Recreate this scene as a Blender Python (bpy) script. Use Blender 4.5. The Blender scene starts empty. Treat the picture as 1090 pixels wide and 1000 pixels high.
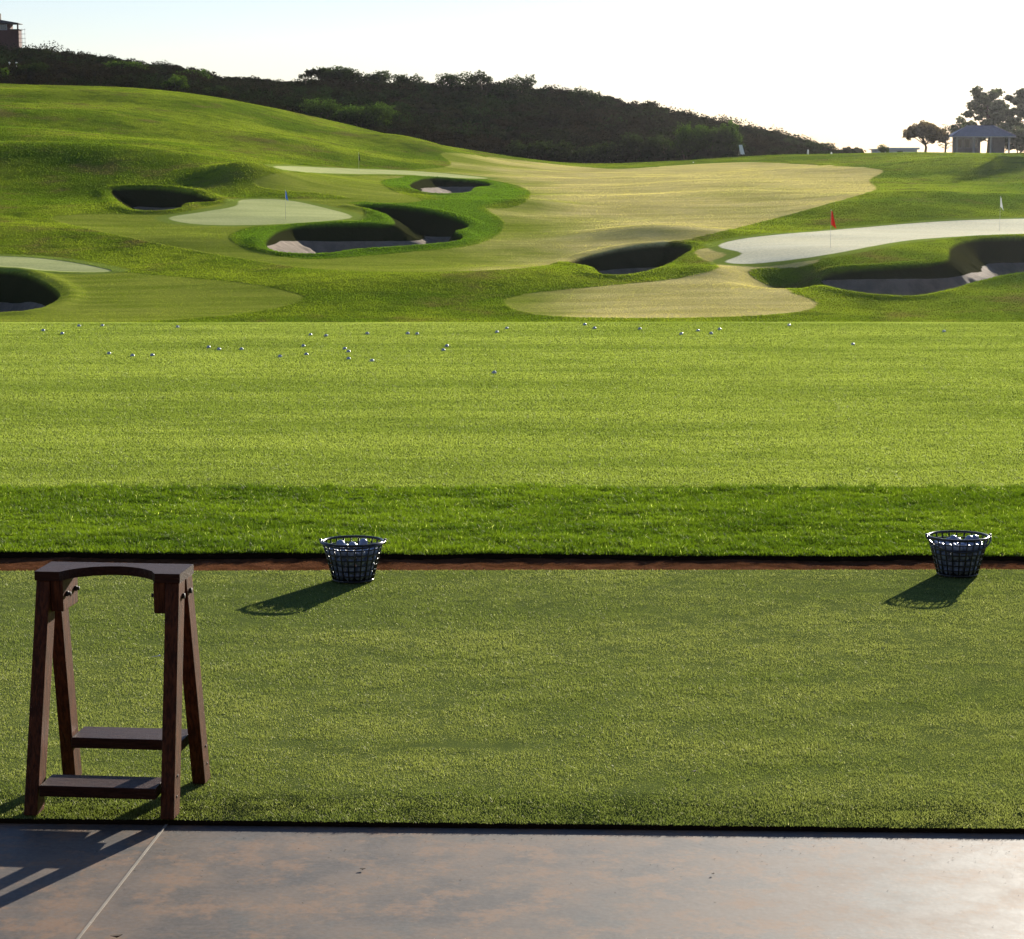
import bpy, math, random
import numpy as np
from mathutils import Vector, Matrix
rng = np.random.default_rng(7); random.seed(7)
SC = bpy.context.scene; COL = SC.collection
# ------------------------------------------------------------------ camera
F = 2500.0; H = 2.0
PIT = math.atan(335.0/F); CP, SP = math.cos(PIT), math.sin(PIT)
def dirs(px, py):
    """photo pixel -> (X/Y, dz/Y)"""
    u = (np.asarray(px, float)-545)/F; v = (500-np.asarray(py, float))/F
    den = CP+v*SP
    return u/den, (v*CP-SP)/den
def slope_of(py): return dirs(545, py)[1]
def flat(px, py, z=0.0):
    a, s = dirs(px, py); Y = (z-H)/s
    return a*Y, Y
def at(px, py, Y):
    a, s = dirs(px, py); return (float(a*Y), float(Y), float(H+s*Y))
cam = bpy.data.cameras.new('camera'); co = bpy.data.objects.new('camera', cam); COL.objects.link(co)
co.location = (0, 0, H); co.rotation_euler = (math.pi/2-PIT, 0, 0)
cam.sensor_width = 36; cam.lens = F/1090*36; cam.clip_start = .1; cam.clip_end = 9000
SC.camera = co
# ------------------------------------------------------------------ helpers
def tag(o, label=None, cat=None, group=None, kind=None):
    if label: o['label'] = label
    if cat: o['category'] = cat
    if group: o['group'] = group
    if kind: o['kind'] = kind
    return o
def empty(name, loc, label, cat, group=None, rz=0):
    o = bpy.data.objects.new(name, None); COL.objects.link(o); o.location = loc; o.rotation_euler = (0, 0, rz)
    return tag(o, label, cat, group)
def link(name, me, mat=None, parent=None, loc=None):
    o = bpy.data.objects.new(name, me); COL.objects.link(o)
    if mat is not None and not me.materials: me.materials.append(mat)
    if parent: o.parent = parent
    if loc is not None: o.location = loc
    return o
def npmesh(name, V, Fc, smooth=False, attrs=None):
    V = np.ascontiguousarray(V, dtype=np.float32); Fc = np.ascontiguousarray(Fc, dtype=np.int32)
    me = bpy.data.meshes.new(name); k = Fc.shape[1]
    me.vertices.add(len(V)); me.vertices.foreach_set('co', V.ravel())
    me.loops.add(Fc.size); me.loops.foreach_set('vertex_index', Fc.ravel())
    me.polygons.add(len(Fc)); me.polygons.foreach_set('loop_start', np.arange(0, Fc.size, k, dtype=np.int32))
    me.polygons.foreach_set('loop_total', np.full(len(Fc), k, dtype=np.int32))
    if smooth: me.polygons.foreach_set('use_smooth', np.ones(len(Fc), dtype=bool))
    for n, a in (attrs or {}).items():
        at_ = me.attributes.new(n, 'FLOAT', 'POINT'); at_.data.foreach_set('value', np.ascontiguousarray(a, dtype=np.float32).ravel())
    me.update(calc_edges=True); me.validate()
    return me
class MB:
    """collects convex prisms, boxes, tubes; builds ONE mesh"""
    def __init__(s): s.v = []; s.f = []; s.sm = []
    def add(s, vs, fs, sm=False):
        n = len(s.v); s.v += [tuple(p) for p in vs]; s.f += [tuple(i+n for i in f) for f in fs]; s.sm += [sm]*len(fs)
    def hexa(s, b, t):
        s.add(list(b)+list(t), [(3, 2, 1, 0), (4, 5, 6, 7), (0, 1, 5, 4), (1, 2, 6, 5), (2, 3, 7, 6), (3, 0, 4, 7)])
    def box(s, x0, x1, y0, y1, z0, z1):
        s.hexa([(x0, y0, z0), (x1, y0, z0), (x1, y1, z0), (x0, y1, z0)], [(x0, y0, z1), (x1, y0, z1), (x1, y1, z1), (x0, y1, z1)])
    def prism(s, pts, z0, z1):
        n = len(pts)
        s.add([(x, y, z0) for x, y in pts]+[(x, y, z1) for x, y in pts],
              [tuple(reversed(range(n))), tuple(range(n, 2*n))]+[(i, (i+1) % n, (i+1) % n+n, i+n) for i in range(n)])
    def tube(s, pts, r, n=8, closed=False, cap=True):
        pts = [Vector(p) for p in pts]; m = len(pts); rs = r if isinstance(r, (list, tuple)) else [r]*m
        vs = []; up = None
        for i, p in enumerate(pts):
            if closed: d = pts[(i+1) % m]-pts[i-1]
            else: d = pts[min(i+1, m-1)]-pts[max(i-1, 0)]
            d.normalize()
            if up is None: up = Vector((0, 0, 1)) if abs(d.z) < .9 else Vector((1, 0, 0))
            a = d.cross(up).normalized(); b = a.cross(d).normalized()
            if abs(d.z) >= .9 and abs(up.z) > .5: up = Vector((1, 0, 0)); a = d.cross(up).normalized(); b = a.cross(d).normalized()
            vs += [p+(a*math.cos(2*math.pi*k/n)+b*math.sin(2*math.pi*k/n))*rs[i] for k in range(n)]
        fs = []
        for i in range(m if closed else m-1):
            j = (i+1) % m
            fs += [(i*n+k, i*n+(k+1) % n, j*n+(k+1) % n, j*n+k) for k in range(n)]
        if cap and not closed: fs += [tuple(reversed(range(n))), tuple(range((m-1)*n, m*n))]
        s.add(vs, fs, True)
    def build(s, name, mat, parent=None, bevel=0, loc=None):
        me = bpy.data.meshes.new(name); me.from_pydata(s.v, [], s.f); me.update()
        me.polygons.foreach_set('use_smooth', s.sm)
        o = link(name, me, mat, parent, loc)
        if bevel:
            b = o.modifiers.new('bevel', 'BEVEL'); b.width = bevel; b.segments = 2; b.limit_method = 'ANGLE'
        return o
class Noise2:
    def __init__(s, seed): s.g = np.random.default_rng(seed).random((256, 256))
    def __call__(s, x, y, sc):
        x = np.asarray(x)/sc+37.3; y = np.asarray(y)/sc+91.7
        xi = np.floor(x).astype(int); yi = np.floor(y).astype(int); fx = x-xi; fy = y-yi
        fx = fx*fx*(3-2*fx); fy = fy*fy*(3-2*fy); g = s.g
        a = g[xi % 256, yi % 256]; b = g[(xi+1) % 256, yi % 256]; c = g[xi % 256, (yi+1) % 256]; d = g[(xi+1) % 256, (yi+1) % 256]
        return (a*(1-fx)+b*fx)*(1-fy)+(c*(1-fx)+d*fx)*fy
N1, N2_, N3 = Noise2(1), Noise2(2), Noise2(3)
def sstep(e0, e1, x):
    t = np.clip((x-e0)/(e1-e0), 0, 1); return t*t*(3-2*t)
# ------------------------------------------------------------------ materials
def mat(name):
    m = bpy.data.materials.new(name); m.use_nodes = True; nt = m.node_tree; nt.nodes.clear()
    out = nt.nodes.new('ShaderNodeOutputMaterial'); return m, nt, out
class NT:
    def __init__(s, nt): s.nt = nt
    def n(s, t, **kw):
        x = s.nt.nodes.new(t)
        for k, v in kw.items(): setattr(x, k, v)
        return x
    def put(s, sock, v):
        if isinstance(v, bpy.types.NodeSocket): s.nt.links.new(v, sock)
        elif isinstance(v, (tuple, list)) and len(v) == 3 and sock.type == 'RGBA': sock.default_value = (*v, 1)
        else: sock.default_value = v
    def pos(s): return s.n('ShaderNodeNewGeometry').outputs['Position']
    def noise(s, sc, det=4, rough=.55, vec=None, stretch=None):
        x = s.n('ShaderNodeTexNoise'); x.inputs['Scale'].default_value = sc; x.inputs['Detail'].default_value = det; x.inputs['Roughness'].default_value = rough
        v = vec or s.pos()
        if stretch:
            mp = s.n('ShaderNodeMapping'); mp.inputs['Scale'].default_value = stretch; s.nt.links.new(v, mp.inputs['Vector']); v = mp.outputs[0]
        s.nt.links.new(v, x.inputs['Vector']); return x.outputs['Fac']
    def rng(s, v, a, b, c=0., d=1.):
        x = s.n('ShaderNodeMapRange'); x.interpolation_type = 'SMOOTHSTEP'
        for i, k in enumerate((v, a, b, c, d)): s.put(x.inputs[i], k)
        return x.outputs[0]
    def mix(s, f, a, b, mode='MIX'):
        x = s.n('ShaderNodeMix', data_type='RGBA', blend_type=mode); s.put(x.inputs[0], f); s.put(x.inputs[6], a); s.put(x.inputs[7], b); return x.outputs[2]
    def math(s, op, a, b=0.):
        x = s.n('ShaderNodeMath', operation=op); s.put(x.inputs[0], a); s.put(x.inputs[1], b); return x.outputs[0]
    def attr(s, name):
        x = s.n('ShaderNodeAttribute'); x.attribute_name = name; return x.outputs['Fac']
    def bump(s, h, dist, st=1.):
        x = s.n('ShaderNodeBump'); x.inputs['Distance'].default_value = dist; x.inputs['Strength'].default_value = st; s.put(x.inputs['Height'], h); return x.outputs[0]
    def pbsdf(s, out, col, rough=.8, spec=.3, normal=None, **kw):
        x = s.n('ShaderNodeBsdfPrincipled'); s.put(x.inputs['Base Color'], col); s.put(x.inputs['Roughness'], rough); s.put(x.inputs['Specular IOR Level'], spec)
        for k, v in kw.items(): s.put(x.inputs[k.replace('_', ' ')], v)
        if normal is not None: s.nt.links.new(normal, x.inputs['Normal'])
        s.nt.links.new(x.outputs[0], out.inputs['Surface']); return x
def simple(name, col, rough=.6, spec=.4, var=.15, sc=8., bump=0.):
    m, nt, out = mat(name); t = NT(nt)
    f = t.noise(sc, 5)
    c = t.mix(t.rng(f, .3, .7), tuple(x*(1-var) for x in col), tuple(min(1, x*(1+var)) for x in col))
    t.pbsdf(out, c, rough, spec, t.bump(f, bump) if bump else None); return m
def blade_mat(name, dark, light, dry, tl, scl=1.,  gloss=.1, gr=.4, tw=.5, gc=(.9, .9, .85), st=(.6, 1.5, 1)):
    """grass blades: diffuse + translucent + a thin gloss; per-blade attribute 'rnd' and patch noise vary the colour"""
    m, nt, out = mat(name); t = NT(nt)
    r = t.attr('rnd')
    p1 = t.noise(.55*scl, 4, .55, None, st); p2 = t.noise(2.6*scl, 3, .55, None, st)
    patch = t.rng(t.math('ADD', t.math('MULTIPLY', p1, .6), t.math('MULTIPLY', p2, .4)), .38, .62)
    c = t.mix(patch, dark, light)
    c = t.mix(t.rng(t.noise(3.1*scl, 5, .7, None, st), .64, .72, 0, .6), c, tuple(x*.45 for x in dark))
    c = t.mix(t.rng(r, 0, 1, .0, .35), c, tuple(x*.6 for x in dark))
    c = t.mix(t.rng(r, .97, 1.), c, dry)  # few pale blades painted in as dew glints
    d = t.n('ShaderNodeBsdfDiffuse'); t.put(d.inputs['Color'], c)
    q = t.n('ShaderNodeBsdfTranslucent'); t.put(q.inputs['Color'], t.mix(1., c, tl, 'MULTIPLY'))
    g = t.n('ShaderNodeBsdfGlossy'); g.inputs['Roughness'].default_value = gr; g.inputs['Color'].default_value = (*gc, 1)
    a = t.n('ShaderNodeMixShader'); a.inputs[0].default_value = tw; nt.links.new(d.outputs[0], a.inputs[1]); nt.links.new(q.outputs[0], a.inputs[2])
    b = t.n('ShaderNodeMixShader'); b.inputs[0].default_value = gloss; nt.links.new(a.outputs[0], b.inputs[1]); nt.links.new(g.outputs[0], b.inputs[2])
    nt.links.new(b.outputs[0], out.inputs['Surface']); return m
def leaf_mat(name, base, tl=(2.2, 2.4, 1.2), tw=.35):
    m, nt, out = mat(name); t = NT(nt)
    r = t.attr('rnd'); k = t.attr('tint')
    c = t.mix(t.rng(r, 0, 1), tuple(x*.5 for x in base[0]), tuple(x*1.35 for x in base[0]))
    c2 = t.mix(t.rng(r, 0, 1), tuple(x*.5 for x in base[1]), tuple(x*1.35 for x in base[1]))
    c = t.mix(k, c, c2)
    d = t.n('ShaderNodeBsdfDiffuse'); t.put(d.inputs['Color'], c)
    q = t.n('ShaderNodeBsdfTranslucent'); t.put(q.inputs['Color'], t.mix(1., c, tl, 'MULTIPLY'))
    a = t.n('ShaderNodeMixShader'); a.inputs[0].default_value = tw; nt.links.new(d.outputs[0], a.inputs[1]); nt.links.new(q.outputs[0], a.inputs[2])
    nt.links.new(a.outputs[0], out.inputs['Surface']); return m

# ------------------------------------------------------------------ sun, sky
SAZ, SEL = math.radians(23.5), math.radians(14.0)
SUN = Vector((math.sin(SAZ)*math.cos(SEL), math.cos(SAZ)*math.cos(SEL), math.sin(SEL)))
w = bpy.data.worlds.new('World'); SC.world = w; w.use_nodes = True; wn = w.node_tree
sky = wn.nodes.new('ShaderNodeTexSky'); sky.sky_type = 'NISHITA'; sky.sun_disc = False
sky.sun_elevation = SEL; sky.sun_rotation = SAZ; sky.altitude = 50; sky.air_density = 1.0; sky.dust_density = .05; sky.ozone_density = 3
sm_ = wn.nodes.new('ShaderNodeMix'); sm_.data_type = 'RGBA'; sm_.blend_type = 'MULTIPLY'; sm_.inputs[0].default_value = 1; sm_.inputs[7].default_value = (1.13, 1.0, 1.12, 1)
wn.links.new(sky.outputs[0], sm_.inputs[6]); wn.links.new(sm_.outputs[2], wn.nodes['Background'].inputs[0]); wn.nodes['Background'].inputs[1].default_value = .056
sl = bpy.data.lights.new('sun', 'SUN'); sl.energy = 5.0; sl.angle = math.radians(.5); sl.color = (1, .93, .80)
so = bpy.data.objects.new('sun', sl); COL.objects.link(so); so.rotation_euler = SUN.to_track_quat('Z', 'Y').to_euler()
so.location = (0, 0, 30)
SC.view_settings.view_transform = 'Standard'; SC.view_settings.look = 'None'; SC.view_settings.exposure = 1.2; SC.view_settings.gamma = 1
SC.cycles.max_bounces = 8; SC.cycles.sample_clamp_indirect = 6

# ================================================================== FAR TERRAIN
PXC = np.array([-900, -400, -100, 0, 150, 300, 400, 470, 540, 600, 700, 800, 900, 1000, 1090, 1300, 1900], float)
YR = np.array([28, 45, 60, 78, 90, 102, 115, 130, 150, 185, 220, 250], float)
TB = {  # image row at each distance, from 90 m on
 -900: [340, 300, 262, 225, 185, 130, 92, 80], -400: [340, 300, 262, 227, 188, 135, 98, 86],
 -100: [340, 302, 264, 228, 191, 138, 100, 84], 0: [340, 302, 264, 229, 192, 139, 101, 84], 150: [340, 302, 264, 229, 193, 146, 108, 86],
 300: [341, 302, 266, 233, 201, 167, 136, 115], 400: [341, 304, 268, 237, 208, 179, 156, 140], 470: [341, 305, 271, 241, 213, 185, 167, 158],
 540: [341, 307, 274, 245, 217, 192, 177, 169], 600: [341, 307, 275, 247, 219, 196, 183, 176], 700: [341, 304, 270, 243, 216, 195, 182, 174],
 800: [341, 302, 266, 239, 212, 192, 178, 165.5], 900: [341, 302, 264, 238, 211, 189, 176, 164], 1000: [341, 302, 264, 238, 211, 186, 173, 163.5],
 1090: [341, 302, 265, 239, 212, 185, 172, 163.5], 1300: [341, 302, 265, 239, 212, 188, 174, 163.5], 1900: [341, 302, 265, 239, 212, 188, 174, 163.5]}
zlow = {28: -.35, 45: -2.0, 60: -3.4, 78: -4.35}
NA, NYF = 420, 420
AF = np.linspace(float(dirs(-900, 220)[0]), float(dirs(1900, 220)[0]), NA)
LY = np.linspace(math.log(28), math.log(250), NYF)
ac = dirs(PXC, 220)[0]
tab = np.zeros((len(PXC), len(YR)))
for i, p in enumerate(PXC):
    for j, y in enumerate(YR): tab[i, j] = zlow[int(y)] if y < 90 else H+slope_of(TB[int(p)][j-4])*y
g1 = np.array([np.interp(LY, np.log(YR), tab[i]) for i in range(len(PXC))])
ZB = np.array([np.interp(AF, ac, g1[:, j]) for j in range(NYF)]).T
def blur(Z, s, ax):
    k = np.exp(-.5*(np.arange(-3*s, 3*s+1)/s)**2); k /= k.sum()
    P = np.pad(Z, [(3*s, 3*s) if i == ax else (0, 0) for i in (0, 1)], mode='reflect', reflect_type='odd')
    return np.apply_along_axis(lambda r: np.convolve(r, k, 'valid'), ax, P)
ZB = blur(blur(ZB, 9, 0), 6, 1)
# mounds and hollows: (px, py, distance, radius across, radius along, height)
MOUNDS = [(90, 205, 143, 7, 7, -.55), (200, 172, 160, 8, 7, .75), (262, 183, 152, 3.4, 4.5, 1.05), (20, 172, 160, 9, 6, .85), (330, 150, 200, 9, 8, .6), (150, 130, 200, 14, 9, .5),
          (60, 110, 228, 12, 8, .5), (440, 150, 228, 6, 9, .9), (400, 165, 200, 7, 8, -.4), (205, 262, 118, 5, 3.2, .3), (560, 200, 145, 3, 4, .35), (40, 250, 122, 6, 3, .25),
          (1010, 175, 205, 9, 12, .75), (1100, 178, 195, 9, 10, .7), (1000, 215, 148, 6, 5, .35), (930, 225, 140, 5, 4, .35), (470, 300, 102, 6, 3.5, .3), (700, 252, 124, 4, 3, .45), (560, 292, 106, 5, 4, .35),
          (835, 297, 104, 2.2, 3.0, -1.0), (1000, 300, 100, 6, 2.5, -.15), (760, 288, 105, 2.4, 2.2, .35)]
MW = []
for px, py, D, rx, ry, h in MOUNDS:
    X = float(dirs(px, py)[0])*D; MW.append((X, D, rx, ry, h))
def zbase(X, Y):
    X = np.asarray(X, float); Y = np.asarray(Y, float)
    a = X/Y; ly = np.log(np.clip(Y, 28, 249.9))
    fi = np.clip((a-AF[0])/(AF[1]-AF[0]), 0, NA-1.001); fj = np.clip((ly-LY[0])/(LY[1]-LY[0]), 0, NYF-1.001)
    i = fi.astype(int); j = fj.astype(int); u = fi-i; v = fj-j
    z = (ZB[i, j]*(1-u)+ZB[i+1, j]*u)*(1-v)+(ZB[i, j+1]*(1-u)+ZB[i+1, j+1]*u)*v
    z = z-np.where(Y > 250, (Y-250)*0.0, 0)
    for mx, my, rx, ry, h in MW: z = z+h*np.exp(-((X-mx)/rx)**2-((Y-my)/ry)**2)
    amp = sstep(80, 110, Y)
    hill = sstep(.0, -.14, a)
    z = z+amp*((N1(X, Y, 9)-.5)*.34+(N2_(X, Y, 21)-.5)*(.45+1.0*hill*sstep(140, 190, Y))+(N3(X, Y, 3.3)-.5)*.07)
    return z
YS = np.exp(np.linspace(math.log(80), math.log(249), 1600))
def unproj(pts):
    out = []
    for px, py in pts:
        a, s = dirs(px, py); z = zbase(a*YS, YS); hit = z >= H+s*YS
        k = int(np.argmax(hit)) if hit.any() else len(YS)-1
        out.append((float(a*YS[k]), float(YS[k]), float(z[k])))
    return np.array(out)
def catmull(pts, n=5, closed=True):
    P = np.array(pts, float); m = len(P); o = []
    for i in range(m if closed else m-1):
        p0, p1, p2, p3 = (P[(i-1) % m], P[i], P[(i+1) % m], P[(i+2) % m]) if closed else (P[max(i-1, 0)], P[i], P[i+1], P[min(i+2, m-1)])
        for k in range(n):
            t = k/n
            o.append(.5*((2*p1)+(-p0+p2)*t+(2*p0-5*p1+4*p2-p3)*t*t+(-p0+3*p1-3*p2+p3)*t**3))
    return np.array(o)
def poly_sd(X, Y, poly):
    """signed distance, positive inside"""
    P = poly[:, :2]; n = len(P); d2 = np.full(X.shape, 1e18); ins = np.zeros(X.shape, bool)
    for i in range(n):
        ax, ay = P[i]; bx, by = P[(i+1) % n]; ex, ey = bx-ax, by-ay; L = ex*ex+ey*ey+1e-12
        t = np.clip(((X-ax)*ex+(Y-ay)*ey)/L, 0, 1)
        d2 = np.minimum(d2, (X-ax-t*ex)**2+(Y-ay-t*ey)**2)
        c = ((ay > Y) != (by > Y)); 
        with np.errstate(divide='ignore', invalid='ignore'):
            xi = ax+(Y-ay)/(by-ay if by != ay else 1e-12)*ex
        ins ^= c & (X < xi)
    return np.where(ins, 1, -1)*np.sqrt(d2)
def region_sd(X, Y, pxpoly, n=4, margin=2.0):
    W = unproj(catmull(pxpoly, n)); r = np.full(X.shape, -margin)
    m = (X > W[:, 0].min()-margin) & (X < W[:, 0].max()+margin) & (Y > W[:, 1].min()-margin) & (Y < W[:, 1].max()+margin)
    r[m] = poly_sd(X[m], Y[m], W); return np.clip(r, -margin, margin)
FAIR_ALL = [(470, 163), (520, 167), (600, 176), (660, 180), (740, 175), (800, 173), (870, 176), (938, 181), (925, 192), (932, 202), (900, 212), (850, 226), (800, 239), (745, 252), (700, 262), (650, 272), (600, 280), (540, 287), (430, 290), (330, 286), (230, 271), (150, 256), (56, 234), (80, 229), (120, 228), (190, 228),
            (230, 218), (300, 212), (370, 212), (450, 217), (540, 222), (565, 206), (540, 195), (480, 187), (440, 185), (300, 180), (300, 176), (400, 180), (440, 181), (480, 176)]
ISLAND = [(405, 192), (430, 187), (480, 188), (530, 193), (563, 204), (545, 214), (518, 221), (536, 236), (530, 250), (500, 262), (430, 269), (340, 276), (285, 271), (255, 262), (244, 252), (262, 243), (300, 237), (340, 236), (385, 232), (385, 222), (372, 216), (430, 213), (470, 212), (440, 204), (408, 197)]
FAIR_MID = [(300, 184), (360, 187), (430, 188), (405, 193), (420, 204), (450, 214), (400, 216), (350, 207), (290, 202), (270, 194)]
FAIR_L = [(-90, 348), (-90, 284), (0, 284), (60, 291), (125, 290), (200, 296), (270, 303), (316, 313), (322, 319), (290, 329), (230, 337), (120, 344), (0, 348)]
FAIR_R = [(537, 322), (560, 313), (640, 305), (720, 297), (765, 285), (740, 272), (760, 264), (800, 255), (880, 262), (860, 283), (800, 287), (812, 302), (868, 321), (850, 332), (760, 338), (620, 338), (560, 333)]
GREEN_R = [(765, 262), (800, 253), (900, 244), (1000, 236), (1090, 233), (1200, 232), (1200, 248), (1090, 249), (1020, 252), (960, 257), (900, 268), (850, 276), (800, 281), (772, 279), (790, 270)]
GREEN_M = [(180, 232), (215, 226), (250, 220), (258, 213), (300, 213), (335, 219), (375, 231), (340, 236), (290, 239), (240, 240), (200, 238)]
GREEN_L = [(-80, 275), (0, 273), (60, 277), (118, 288), (90, 290), (40, 288), (-80, 282)]
GREEN_U = [(295, 177), (380, 180), (450, 183), (520, 190), (470, 189), (430, 186), (360, 185), (310, 182)]
TEE_R = [(690, 176), (800, 166), (900, 164), (1090, 163), (1090, 166), (1000, 168), (938, 178), (870, 175), (800, 172), (740, 174)]
BUNKERS = [  # name, outline in the photograph, drop at the near edge, far wall slope, near slope
 ('right', [(876, 303), (878, 294), (900, 288), (940, 285), (985, 282), (1008, 277), (1012, 264), (1035, 256), (1090, 253), (1190, 254), (1190, 288), (1090, 291), (1040, 300), (1010, 309), (970, 316), (930, 314), (898, 309)], 1.1, 1.7, .6),
 ('centre', [(606, 280), (640, 270), (675, 263), (715, 260), (736, 264), (722, 275), (700, 286), (668, 293), (642, 293), (630, 285)], 1.5, 1.7, .6),
 ('pair', [(283, 262), (288, 252), (305, 244), (340, 240), (385, 239), (410, 240), (420, 238), (412, 229), (390, 222), (380, 220), (420, 220), (460, 226), (490, 235), (498, 242), (484, 247), (493, 253), (480, 258), (440, 262), (380, 266), (340, 271), (300, 269)], 1.5, 1.8, .6),
 ('upper', [(436, 199), (443, 193), (460, 190), (500, 193), (521, 196), (519, 199), (506, 200), (498, 205), (478, 207), (455, 206)], .6, 1.5, .45),
 ('left', [(118, 205), (130, 201), (165, 201), (200, 205), (228, 213), (222, 216), (198, 217), (190, 222), (170, 225), (145, 224), (130, 217)], 1.2, 1.6, .6),
 ('edge', [(-90, 289), (0, 289), (30, 294), (53, 305), (63, 316), (50, 326), (30, 331), (0, 334), (-90, 335)], 1.7, 1.6, .6)]
# the mesh: a fan of columns from the tee, finest where the course is seen
pxs = np.concatenate([np.linspace(-880, -120, 130, endpoint=False), np.linspace(-120, 1210, 800, endpoint=False), np.linspace(1210, 1880, 120)])
A = dirs(pxs, 220)[0]; Yv = np.concatenate([np.exp(np.linspace(math.log(29), math.log(84), 40, endpoint=False)), np.exp(np.linspace(math.log(84), math.log(250), 640))])
AA, YY = np.meshgrid(A, Yv, indexing='ij'); XX = AA*YY; ZZ = zbase(XX, YY)
sdF = np.maximum.reduce([region_sd(XX, YY, FAIR_MID), np.minimum(region_sd(XX, YY, FAIR_ALL), -region_sd(XX, YY, ISLAND)), region_sd(XX, YY, FAIR_L), region_sd(XX, YY, FAIR_R)])
sdG = np.maximum.reduce([region_sd(XX, YY, p) for p in (GREEN_R, GREEN_M, GREEN_L, GREEN_U)])
sdW = region_sd(XX, YY, GREEN_R)
lush = np.clip(region_sd(XX, YY, ISLAND)+.3, 0, 1)
dry = sstep(.0, .05, AA)*.4+sstep(-.08, .02, AA)*.45+sstep(150, 190, YY)*.2
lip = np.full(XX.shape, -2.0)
SAND = []
for nm, pp, drop, kf, kn in BUNKERS:
    W = unproj(catmull(pp, 6)); mg = 2.0
    m = (XX > W[:, 0].min()-mg) & (XX < W[:, 0].max()+mg) & (YY > W[:, 1].min()-mg) & (YY < W[:, 1].max()+mg)
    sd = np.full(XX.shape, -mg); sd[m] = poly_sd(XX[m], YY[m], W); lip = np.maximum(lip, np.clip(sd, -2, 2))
    n = len(W); tg = np.roll(W, -1, 0)-np.roll(W, 1, 0); L = np.hypot(tg[:, 0], tg[:, 1])+1e-9
    area = np.sum(W[:, 0]*np.roll(W[:, 1], -1)-np.roll(W[:, 0], -1)*W[:, 1]); sg = 1 if area > 0 else -1
    ny = -sg*tg[:, 0]/L; nx = sg*tg[:, 1]/L
    far = sstep(-.35, .55, ny*.92+nx*.39)
    kb = kn+(kf-kn)*far
    ins = sd > 0
    px_, py_ = XX[ins], YY[ins]
    near = W[ny < -.3][:, 2]; fl = (np.median(near) if len(near) else W[:, 2].min())-drop
    z = np.full(px_.shape, -1e9)
    wob = 1+.22*(N3(px_, py_, .9)-.5)+.12*(N1(px_, py_, .35)-.5)
    mm = 7; ti = (np.arange(n*mm)/mm); i0_ = ti.astype(int) % n; fr = (ti-np.floor(ti))[:, None]; W2 = W[i0_]*(1-fr)+W[(i0_+1) % n]*fr; kb2 = kb[i0_]*(1-fr[:, 0])+kb[(i0_+1) % n]*fr[:, 0]
    for b, k in zip(W2, kb2): z = np.maximum(z, b[2]-.12*0-k*np.hypot(px_-b[0], py_-b[1])*wob)
    D = max(ZZ[ins].max()-fl, .5)
    floor = fl+.05*(N2_(px_, py_, 2.5)-.5)+.015*N3(px_, py_, .4)
    sm = .12; dd = np.clip((z-floor)/sm, -30, 30); z2 = floor+sm*np.log1p(np.exp(dd))*1.0
    z2 = np.minimum(z2, ZZ[ins])
    ZZ[ins] = z2
    t = (z2-floor)/D
    thr = .50+.10*(N1(px_, py_, 3.5)-.5)
    zs = np.full(XX.shape, np.nan); zs[ins] = z2+np.clip((thr-t)*.5, -.12, .10)
    SAND.append((nm, ins, zs))
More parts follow.
